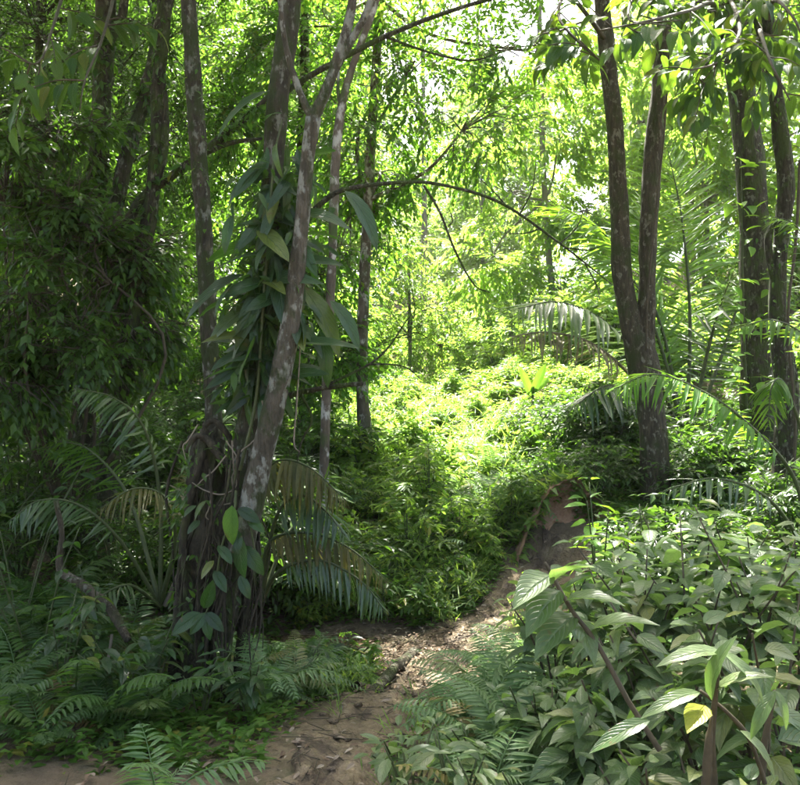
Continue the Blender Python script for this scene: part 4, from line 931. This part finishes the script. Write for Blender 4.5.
# ------------------------------------------------------------------ broad leaved shrubs, right foreground
BR = [blade('leaf', M['leaf_broad'], 'ovate', f, d, .06, 1, w, 9) for f, d, w in ((.3, .12, .58), (.38, .28, .54), (.28, .45, .6), (.1, .2, .5), (.5, .35, .62), (.2, .6, .56), (.35, .05, .52))]
def broad_shrub(x, y, h, nst, leaf, seed, label, group, meshes=BR, lean=.25, pairs=5, mat='stem_brown', droop=.38, z=None, up=(0, 0, 1)):
    rs = np.random.default_rng(seed); z = Hs(x, y) if z is None else z
    t = thing('broad_leaved_shrub', label, 'shrub', (x, y, z), group)
    for i in range(nst):
        a = rs.uniform(0, 6.28); ln = lean * rs.uniform(.5, 1.6) * h
        e = np.array((math.cos(a) * ln, math.sin(a) * ln, h * rs.uniform(.7, 1.05)))
        pts = [np.array((0, 0, -.05)), e * .5 + np.array((0, 0, .12 * h)), e]
        b = MB(); b.tube(pts, [.006, .005, .003], 6, 6); st = b.build('stem', M[mat], t)
        P, _ = smooth_path(pts, [1, 1, 1], 20)
        for j in range(pairs):
            u_ = 1 - .62 * (j / pairs) ** .9
            p = P[int(u_ * (len(P) - 1))]; ax = rs.uniform(0, 3.14) if j else 0
            ax = j * 1.571 + a + rs.normal(0, .3)
            for s in (0, 3.1416):
                d = np.array((math.cos(ax + s), math.sin(ax + s), .25 - droop * rs.uniform(.3, 1.5)))
                if j == 0: d[2] += .5
                pet = leaf * .18
                q = p + nrm(d + np.array((0, 0, .4))) * pet
                place(meshes[int(rs.integers(len(meshes)))], t, q, d, (rs.normal(0, .25), rs.normal(0, .25), 1), leaf * rs.uniform(.7, 1.15) * (.62 if j == 0 else 1))
    return t
LBs = ['shrub with broad ribbed grey green leaves crowding the bank right of the path', 'shrub with wide drooping ribbed leaves among the thicket right of the path',
       'shrub with paired flat ribbed leaves on upright stems in the thicket right of the path', 'spreading shrub with pale sheen on ribbed leaves right of the path']
k = 0
for (px, Y, h) in [(560, 4.3, .75), (600, 4.0, .85), (640, 3.8, .95), (690, 3.7, 1.05), (740, 3.6, 1.05), (790, 3.5, 1.05), (620, 3.2, .72), (670, 3.1, .85), (720, 3.0, .9), (775, 2.9, .95), (700, 4.5, 1.0), (760, 4.4, 1.05), (650, 4.6, .9),
                   (600, 2.9, .5), (655, 2.7, .5), (710, 2.55, .55), (765, 2.5, .6), (550, 3.5, .5), (800, 4.2, 1.1), (595, 5.0, .6), (625, 5.4, .7)]:
    x = (px - 400) / F * Y; k += 1
    broad_shrub(x, Y, h * .93, 5, rs.uniform(.12, .18), 500 + k, LBs[k % 4], 'broad leaved shrubs on the right bank', pairs=7, lean=.34)
# the leaning stem with big drooping leaves
x, Y = (735 - 400) / F * 2.7, 2.7
t = thing('leaning_shrub', 'long bare brown stem leaning across the shrubs with leaves at its tip', 'shrub', (x, Y, Hs(x, Y)))
b0 = np.array(t.location); b = MB(); px_tube(b, [(660, 750, 2.7), (628, 700, 2.75), (598, 645, 2.8), (572, 610, 2.85), (555, 580, 2.9), (545, 562, 2.9)], [6, 5.5, 5, 4.5, 4, 3], 2.8, 8, 6, .08); b.build('stem', M['stem_brown'], t, off=b0)
for (sx_, sy_, ex, ey) in [(552, 575, 520, 590), (555, 580, 580, 556), (560, 590, 530, 618), (566, 600, 610, 590), (575, 615, 540, 640), (580, 620, 595, 650), (590, 630, 640, 610)]:
    p0 = W(sx_, sy_, 2.86); d = W(ex, ey, 2.75) - p0
    place(BR[1], t, p0 - b0, d, (0, -.3, 1), np.linalg.norm(d) * 1.25)
# tall ginger-like plant with long leaves and one yellow leaf
x, Y = (740 - 400) / F * 2.45, 2.45
t = thing('long_leaved_plant', 'coarse plant with long strap leaves, a dead stalk and one yellowed leaf', 'plant', (x, Y, Hs(x, Y)))
b0 = np.array(t.location)
for pts, w in [([(715, 800, 2.45), (712, 740, 2.45), (716, 690, 2.42), (722, 650, 2.4)], [8, 7, 5, 3]), ([(770, 800, 2.45), (750, 740, 2.45), (725, 710, 2.45), (700, 690, 2.45)], [5, 4.5, 4, 3]), ([(760, 800, 2.5), (765, 740, 2.5), (775, 690, 2.5)], [8, 7, 4]), ([(706, 800, 2.4), (708, 750, 2.4), (712, 715, 2.4)], [8, 9, 3])]:
    b = MB(); px_tube(b, pts, w, 2.45, 8, 5, .15); b.build('stalk', M['stem_brown'], t, off=b0)
strap = blade('leaf', M['leaf_broad'], 'lance', .3, .45, .06, 1, .26, 10); yel = blade('leaf', M['leaf_yellow'], 'ovate', .2, .2, .1, 1, .62, 8)
for (sx_, sy_, ex, ey, me) in [(705, 705, 690, 722, yel), (722, 652, 790, 690, strap), (722, 652, 660, 640, strap), (775, 690, 800, 730, strap), (715, 690, 760, 650, strap), (650, 720, 585, 738, strap), (700, 692, 640, 700, strap), (740, 730, 800, 770, strap), (712, 700, 700, 630, strap), (775, 690, 745, 735, strap)]:
    p0 = W(sx_, sy_, 2.42); d = W(ex, ey, 2.34) - p0
    place(me, t, p0 - b0, d, (rs.normal(0, .2), -.4, 1), np.linalg.norm(d) * (1.2 if me is yel else .9))
# light green broad leaves near the bank
FR = [blade('leaf', M['leaf_fresh'], 'ovate', .25, d, .03, 1, .42, 8) for d in (.15, .35)]
for k, (px, Y, h, lb) in enumerate([(600, 4.9, 1.0, 'fresh bright green leafy stem beside the forked trunk'), (548, 4.6, .78, 'bright young leafy shoot rising in front of the clay bank')]):
    x = (px - 400) / F * Y; broad_shrub(x, Y, h, 3, .17, 700 + k, lb, None, FR, .3, 4, 'stem_green')
# herbs at the edge of the path
SM = [blade('leaf', M['leaf_broad'], 'lance', .25, d, .02, 1, .36, 6) for d in (.2, .4)]
for k, (px, Y, h) in enumerate([(395, 3.2, .4), (440, 3.0, .42), (480, 2.9, .42), (385, 3.55, .3), (520, 2.95, .42), (420, 2.8, .35), (465, 3.5, .38), (525, 3.6, .45), (560, 3.2, .5)]):
    x = (px - 400) / F * Y; broad_shrub(x + .06, Y, h, 4, .12, 720 + k, 'low soft leaved herb in the tangle at the edge of the dirt path', 'path side herbs', SM, .35, 4, 'stem_green')
for k, (px, Y, h) in enumerate([(15, 4.3, .75), (60, 4.6, .6), (120, 4.4, .5), (200, 4.4, .4), (35, 5.0, .9), (100, 5.2, .6), (20, 5.6, 1.1), (250, 4.4, .35), (300, 5.3, .35), (330, 5.9, .35), (150, 4.6, .5)]):
    x = (px - 400) / F * Y; broad_shrub(x, Y, h, 4, .13, 740 + k, 'soft leaved herb growing in the shade around the roots', 'shade herbs', [blade('leaf', M['leaf_climber'], 'lance', .25, .3, .02, 1, .38, 6)] if k == 0 else SHD, .35, 5, 'stem_green') if k else globals().__setitem__('SHD', [blade('leaf', M['leaf_climber'], 'lance', .25, d, .02, 1, .38, 6) for d in (.2, .4)]) 
# ------------------------------------------------------------------ bushes on the slope and in the shade
def bush(name, label, group, seed, h, spread, nst, leafL, leafW, mat, per=16, n=9, length=.3, hi=False):
    rs = np.random.default_rng(seed); t = thing(name, label, 'shrub', group=group)
    b = MB(); O, A = [], []
    for i in range(nst):
        a = rs.uniform(0, 6.28); ln = spread * rs.random() ** .6
        e = np.array((math.cos(a) * ln, math.sin(a) * ln, h * rs.uniform(.55, 1.05) * (1 - .35 * ln / spread)))
        pts = [np.array((0, 0, -.05)), e * .5 + np.array((0, 0, .14 * h)), e]; b.tube(pts, [.012, .008, .003], 4, 4)
        P, _ = smooth_path(pts, [1, 1, 1], 12)
        for j in range(per):
            u_ = rs.uniform(.25, 1); O.append(P[int(u_ * (len(P) - 1))]); A.append(rs.normal(0, 1, 3) * (1, 1, .5) + (math.cos(a) * .4, math.sin(a) * .4, .3))
    O, A = np.array(O), nrm(np.array(A))
    P, D, N, L, Wd = twig_leaves(O, A, leafL, leafW, n, length, rs=rs, droop=.25)
    b.prisms(O, O + A * length * .8, .003, .0015); b.build('stems', M['stem_green'], t)
    add('foliage', cloud_mesh('foliage', [leaf_cloud(P, D, N, L, Wd, hi=hi, rs=rs)]), M[mat], t, 'stuff')
    return t
def scatter(protos, spots, smin, smax, rs):
    used = set()
    for (x, y) in spots:
        i = int(rs.integers(len(protos))); s = rs.uniform(smin, smax); z = Hs(x, y) - .02
        if i not in used:
            used.add(i); o = protos[i]; o.location = (x, y, z); o.scale = (s, s, s); o.rotation_euler = (0, 0, rs.uniform(0, 6.28))
        else: dup(protos[i], (x, y, z), rs.uniform(0, 6.28), s)
rs = np.random.default_rng(90)
def pts_in(n, pxr, Yr, avoid=.25):
    out = []
    while len(out) < n:
        Y = rs.uniform(*Yr); px = rs.uniform(*pxr); x = (px - 400) / F * Y
        if path_dist(np.array([x]), np.array([Y]))[0] < avoid: continue
        if math.hypot((x + .45) / .75, (Y - 6.7) / .8) < 1: continue
        if .8 < x < 2.2 and 7.2 < Y < 8.6: continue
        if abs(x - 2.65) < .5 and 6 < Y < 9.25: continue
        if 9 < Y < 18 and abs(x - np.interp(Y, [9, 12, 15, 19, 25], [1.2, 1.2, .8, .45, .4])) < .75: continue
        out.append((x, Y))
    return out
LS = ['small leaved bush on the sunlit slope above the hollow', 'broad leaved bush coloured sunlit pale on the sunlit slope above the hollow', 'low spreading bush with tiny leaves coloured sunlit pale on the sunlit slope', 'tallest narrow leaved bush of the sunlit slope']; GS = 'bushes on the sunlit slope'
P_sun = [bush('slope_bush', LS[i], GS, 800 + i, h, sp, 12, l, w, m, 10, 8, .26) for i, (h, sp, l, w, m) in enumerate([(.7, .5, .085, .04, 'leaf_mid'), (.9, .5, .13, .06, 'leaf_light'), (.55, .55, .065, .034, 'leaf_light'), (1.1, .6, .15, .042, 'leaf_light')])]  # leaf_light puts the slope's sunlight into the bush colours
LANE = [(np.interp(Y, [9, 12, 15, 19, 25], [1.2, 1.2, .8, .45, .4]) + rs.normal(0, .45), Y) for Y in rs.uniform(11, 18, 22)]
scatter(P_sun, LANE, .35, .7, rs)
scatter([dup(o, (0, 0, 0), 0, 1) for o in P_sun], pts_in(60, (300, 520), (8.2, 12)) + pts_in(75, (300, 640), (12, 20)), .4, .95, rs)
LT = ['tall bright bush with broad leaves at the foot of the forest', 'tallest narrow leaved bush at the foot of the forest', 'wide low bush with very large pale leaves at the forest edge']; GT = 'tall bushes around the clearing'
P_tall = [bush('tall_bush', LT[i], GT, 820 + i, h, sp, 16, l, w, m, 14, 10, .5) for i, (h, sp, l, w, m) in enumerate([(2.6, 1.3, .17, .065, 'leaf_light'), (3.2, 1.3, .15, .05, 'leaf_mid'), (2.2, 1.5, .2, .075, 'leaf_light')])]
tall = [((px - 400) / F * Y, Y) for px, Y in [(340, 17), (320, 20), (355, 22), (300, 15), (545, 16), (490, 22), (445, 22), (470, 24), (360, 19), (330, 23), (515, 18), (520, 20), (560, 18), (600, 16), (450, 25), (380, 26), (620, 20), (660, 17), (700, 15), (740, 16), (780, 14), (800, 18), (590, 22), (500, 27), (340, 27), (415, 29), (280, 18), (250, 15), (660, 24), (720, 22), (790, 24)]]
scatter(P_tall, tall, .75, 1.2, rs)
LR = ['mid green leafy bush on the shaded bank behind the forked trunk', 'big leaved bush coloured shade dark on the shaded bank behind the forked trunk', 'low small leaved bush on the shaded bank behind the forked trunk']; GR = 'bushes on the shaded right bank'
P_rb = [bush('bank_bush', LR[i], GR, 840 + i, h, sp, 12, l, w, m, 10, 8, .3) for i, (h, sp, l, w, m) in enumerate([(.8, .6, .1, .045, 'leaf_mid'), (1.0, .6, .11, .04, 'leaf_dark'), (.6, .6, .075, .035, 'leaf_dark')])]  # leaf_dark puts the bank's shade into the bush colours
scatter(P_rb, pts_in(26, (535, 720), (8.75, 10.5), .25) + pts_in(50, (520, 840), (8.8, 13), .35) + pts_in(9, (600, 840), (6, 8.5), .4), .6, 1.2, rs)
LD = ['dense dark bush with tiny leaves in the deep shade', 'tall dark bush in the deep shade behind the palms', 'spreading dark bush with larger leaves in the deep shade']; GD = 'bushes of the shady left side'
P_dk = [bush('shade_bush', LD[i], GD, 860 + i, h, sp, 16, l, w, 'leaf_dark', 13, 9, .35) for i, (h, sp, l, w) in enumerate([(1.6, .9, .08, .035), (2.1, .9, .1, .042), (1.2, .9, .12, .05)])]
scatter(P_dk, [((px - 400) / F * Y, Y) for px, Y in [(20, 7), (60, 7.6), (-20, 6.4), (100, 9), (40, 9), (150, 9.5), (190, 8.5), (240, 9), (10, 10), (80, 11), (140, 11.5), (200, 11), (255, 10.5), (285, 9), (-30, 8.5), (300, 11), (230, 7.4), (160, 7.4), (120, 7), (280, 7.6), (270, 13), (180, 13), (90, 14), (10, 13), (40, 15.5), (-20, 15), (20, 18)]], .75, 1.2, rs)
LL_ = ['pale leafy herb lining the edge of the wet hollow', 'low small leaved herb lining the edge of the wet hollow', 'taller dark herb lining the edge of the wet hollow']; GL = 'herbs round the hollow'
P_h = [bush('hollow_herb', LL_[i], GL, 880 + i, h, sp, 8, l, w, m, 6, 6, .14) for i, (h, sp, l, w, m) in enumerate([(.35, .25, .07, .03, 'leaf_light'), (.3, .3, .06, .03, 'leaf_mid'), (.45, .25, .09, .035, 'leaf_mid')])]
scatter(P_h, pts_in(55, (290, 530), (7.4, 8.6), .12) + pts_in(22, (280, 370), (5.4, 6.8), .15), .7, 1.2, rs)

# vine-smothered tall shrub of the dark left side
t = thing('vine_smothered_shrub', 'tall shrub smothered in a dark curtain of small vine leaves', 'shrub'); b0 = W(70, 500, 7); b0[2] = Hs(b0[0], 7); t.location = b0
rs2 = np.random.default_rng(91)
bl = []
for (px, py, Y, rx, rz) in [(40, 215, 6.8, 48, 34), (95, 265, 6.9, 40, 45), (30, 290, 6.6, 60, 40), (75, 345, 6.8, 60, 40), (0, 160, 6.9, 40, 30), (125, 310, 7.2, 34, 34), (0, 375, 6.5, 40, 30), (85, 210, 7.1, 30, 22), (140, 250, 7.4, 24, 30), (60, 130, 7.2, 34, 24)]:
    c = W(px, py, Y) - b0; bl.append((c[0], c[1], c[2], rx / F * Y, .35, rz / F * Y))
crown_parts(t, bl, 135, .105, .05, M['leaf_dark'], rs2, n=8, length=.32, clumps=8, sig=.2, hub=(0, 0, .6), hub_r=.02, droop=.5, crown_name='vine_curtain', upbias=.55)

# wild banana on the slope
x = (532 - 400) / F * 13; t = thing('wild_banana', 'small wild banana with paddle leaves on the slope', 'plant', (x, 13, Hs(x, 13)))
BN = [blade('leaf', M['leaf_banana'], 'strap', .25, d, .04, 1, .24, 10) for d in (.1, .35, .7)]
MB().tube([(0, 0, -.1), (0, 0, .4), (.02, 0, .7)], [.03, .026, .015], 8).build('stem', M['stem_green'], t)
for i, (dx, dz, s, k) in enumerate([(-.45, 1, .5, 0), (.4, 1, .52, 0), (.9, .7, .4, 1), (-.9, .6, .4, 1), (-.6, .3, .45, 2)]):
    place(BN[k], t, (0, 0, .55 + .03 * i), (dx, -.3 + .15 * i, dz), (0, -1, .4), s)

# fallen wood
LOG = []
for Yq in (5.15, 5.5, 5.85, 6.25):
    xq = np.interp(Yq, PATH[:, 1], PATH[:, 0]) - .27; zq = Hs(xq, Yq) + .055; LOG.append((400 + xq * F / Yq, 392 + (ZC - zq) * F / Yq, Yq))
for nm, lb, pts, w, Yv, mt_ in [('fallen_log', 'thin weathered log lying along the edge of the dirt path', LOG, [11, 12, 12, 10], 5.7, 'bark_brown'),
                                ('fallen_branch', 'crooked fallen branch propped in the ferns beneath the shade palm', [(56, 500, 5.2), (62, 535, 5.2), (60, 568, 5.2), (82, 584, 5.1), (110, 608, 5.0), (128, 640, 4.9)], [5, 6, 8, 10, 10, 8], 5.1, 'bark_brown'),
                                ('dead_stick', 'thin pale dead stick standing upright among the shade ferns', [(112, 634, 4.7), (108, 660, 4.7), (102, 692, 4.7)], [3, 3, 3], 4.7, 'vine_pale'),
                                ('fallen_branch', 'thin bent dead branch lying on the bare soil below the roots', [(30, 745, 4.1), (80, 765, 3.9), (120, 775, 3.8), (140, 783, 3.75)], [4, 4, 3, 2], 4, 'vine_pale')]:
    b = MB(); P = px_tube(b, pts, w, Yv, 9, 6, .12, 3)
    o = b.build(nm, M[mt_], off=P[-1]); o.location = P[-1]; tag(o, lb, 'log' if nm == 'fallen_log' else 'branch')

# ------------------------------------------------------------------ ground cover, grass, litter
rs = np.random.default_rng(95)
def tufts(n, pxr, Yr, leafs, lmin, lmax, wr, el, avoid, keep=None):
    Y = rs.uniform(*Yr, n); px = rs.uniform(*pxr, n); x = (px - 400) / F * Y
    ok = path_dist(x, Y) > avoid
    ok &= np.hypot((x + .35) / .75, (Y - 6.6) / .85) > 1
    ok &= ~((x > .95) & (x < 2.1) & (Y > 7.5) & (Y < 8.42))
    x, Y = x[ok], Y[ok]; z = H(x, Y)
    m = len(x); P = np.repeat(np.c_[x, Y, z], leafs, 0); P[:, :2] += rs.normal(0, .03, (len(P), 2))
    a = rs.uniform(0, 6.28, len(P)); e = rs.uniform(*el, len(P))
    D = np.c_[np.cos(a), np.sin(a), e]; N = np.c_[-np.cos(a) * e, -np.sin(a) * e, np.ones(len(P))] + rs.normal(0, .2, (len(P), 3))
    P[:, 2] += rs.uniform(0, 1, len(P)) ** 1.5 * lmax * 1.3
    L = rs.uniform(lmin, lmax, len(P))
    return leaf_cloud(P, D, N, L, L * wr, .3, .2, rs=rs)
gc2 = cloud_mesh('ground_cover', [tufts(4200, (300, 640), (10.5, 22), 9, .07, .16, .42, (.1, .9), .3)])  # separate lighter cover, clearing sunlight put into its leaf colour
add('ground_cover', gc2, M['leaf_light'], kind='stuff')['label'] = 'low growth coloured sunlit pale green carpeting the clearing'
gc = cloud_mesh('ground_cover', [tufts(2600, (280, 560), (7.2, 12), 8, .05, .1, .45, (.1, .8), .05), tufts(1400, (200, 800), (11, 22), 8, .08, .16, .45, (.1, .9), .3),
    tufts(1500, (-20, 330), (3.7, 8), 8, .04, .09, .45, (.1, .8), .12), tufts(1500, (430, 820), (3, 9), 8, .04, .09, .45, (.1, .8), .15), tufts(2500, (820, 1500), (2, 10), 9, .05, .11, .42, (.1, 1.0), .1), tufts(2000, (-700, -20), (2, 10), 9, .05, .11, .42, (.1, 1.0), .1), tufts(1600, (620, 870), (5, 9.5), 9, .05, .1, .42, (.1, 1.0), .1), tufts(2200, (515, 860), (8.4, 13), 9, .05, .12, .42, (.1, 1.0), .02), tufts(1500, (-60, 300), (8, 16), 8, .08, .15, .45, (.1, .9), .3)])
add('ground_cover', gc, M['leaf_mid'], kind='stuff')['label'] = 'low mixed leafy ground cover over the forest floor'
lu = rs.uniform(0, 1, 900); lk = (lu * (nu - 1)).astype(int); lv = rs.integers(22, 31, 900)
LP = np.stack([bx, by, bz], -1)[lv, lk]; la = rs.uniform(0, 6.28, 900); LL2 = rs.uniform(.05, .2, 900)
lipg = leaf_cloud(LP, np.c_[np.cos(la), np.sin(la) - .5, rs.uniform(-.3, 1.6, 900)], np.c_[rs.normal(0, .4, (900, 2)), np.ones(900)], LL2, LL2 * rs.uniform(.06, .4, 900), .5, .2, rs=rs)
gr = cloud_mesh('grass', [tufts(150, (420, 545), (6.6, 8.0), 12, .08, .2, .07, (.5, 2.0), .0), tufts(160, (290, 440), (7.3, 8.3), 12, .08, .2, .07, (.5, 2.0), .05), tufts(120, (330, 430), (3.4, 5.4), 10, .06, .14, .08, (.6, 2), -.08), tufts(300, (300, 520), (8, 14), 10, .12, .3, .06, (.5, 2.2), .1), lipg])
add('grass', gr, M['grass'], kind='stuff')['label'] = 'tufts of bright grass along the path and hollow'
n = 5200
Yl = rs.uniform(3, 8.4, n); xl = (rs.uniform(60, 560, n) - 400) / F * Yl
pd = path_dist(xl, Yl); gul = np.hypot((xl + .3) / .75, (Yl - 6.5) / .9) < 1.1
ok = gul | (pd < .35) & (rs.random(n) < np.where(pd < -.08, .04, .25)) | (rs.random(n) < .35)
xl, Yl = xl[ok], Yl[ok]; m = len(xl)
xg = rs.normal(-.25, .4, 1500); yg = rs.normal(6.4, .42, 1500); xl = np.r_[xl, xg]; Yl = np.r_[Yl, yg]; m = len(xl)
P = np.c_[xl, Yl, H(xl, Yl) + rs.uniform(.012, .035, m)]
P[:, 2] = np.where(path_dist(xl, Yl) < 0, P[:, 2] + .012, P[:, 2])
a = rs.uniform(0, 6.28, m); D = np.c_[np.cos(a), np.sin(a), rs.normal(0, .15, m)]; L = rs.uniform(.022, .065, m)
add('leaf_litter', cloud_mesh('leaf_litter', [leaf_cloud(P, D, np.c_[rs.normal(0, .3, (m, 2)), np.ones(m)], L, L * .42, .1, .5, hi=True, rs=rs)]), M['litter'], kind='stuff')['label'] = 'brown dead leaves scattered on soil and path'

n = 420
Yl = rs.uniform(3.2, 8, n); xl = np.interp(Yl, PATH[:, 1], PATH[:, 0]) + rs.normal(-.1, .45, n); a = rs.uniform(0, 3.14, n); d = np.c_[np.cos(a), np.sin(a)] * rs.uniform(.04, .16, n)[:, None]
A_ = np.c_[xl, Yl, H(xl, Yl) + .03]; B_ = np.c_[xl + d[:, 0], Yl + d[:, 1], H(xl + d[:, 0], Yl + d[:, 1]) + .03]
MB().prisms(A_, B_, .0035, .002).build('fallen_twigs', M['stem_brown'], kind='stuff')['label'] = 'small dead twigs lying on the dirt path'
pm = MB()
for i in range(90):
    y_ = rs.uniform(3.2, 8); x_ = np.interp(y_, PATH[:, 1], PATH[:, 0]) + rs.normal(-.05, .28); r_ = rs.uniform(.008, .024)
    V, Q = lump((x_, y_, Hs(x_, y_) + r_ * .5 + .005), (r_ * 1.3, r_, r_ * .7), 8, 6, i, .3); pm.raw(V, Q=Q)
pm.build('pebbles', M['mud'], kind='stuff')['label'] = 'small stones and clods on the dirt path'

# ------------------------------------------------------------------ humid air
hm, hn, ho = new_mat('humid_air')
hv = hn.nodes.new('ShaderNodeVolumePrincipled'); hv.inputs['Density'].default_value = .00035; hv.inputs['Color'].default_value = (.92, .96, .95, 1); hv.inputs['Anisotropy'].default_value = .3
hn.links.new(hv.outputs[0], ho.inputs['Volume'])
zlo = float(Z.min()) - 1.2; x0, x1, y0, y1, z1 = -95., 95., -85., 105., 42.
V = [(x, y, z) for z in (zlo, z1) for y in (y0, y1) for x in (x0, x1)]
add('haze', mk_mesh('haze', V, quads=[(0, 2, 3, 1), (4, 5, 7, 6), (0, 1, 5, 4), (2, 6, 7, 3), (0, 4, 6, 2), (1, 3, 7, 5)]), hm, kind='stuff')['label'] = 'thin humid haze filling the forest air'
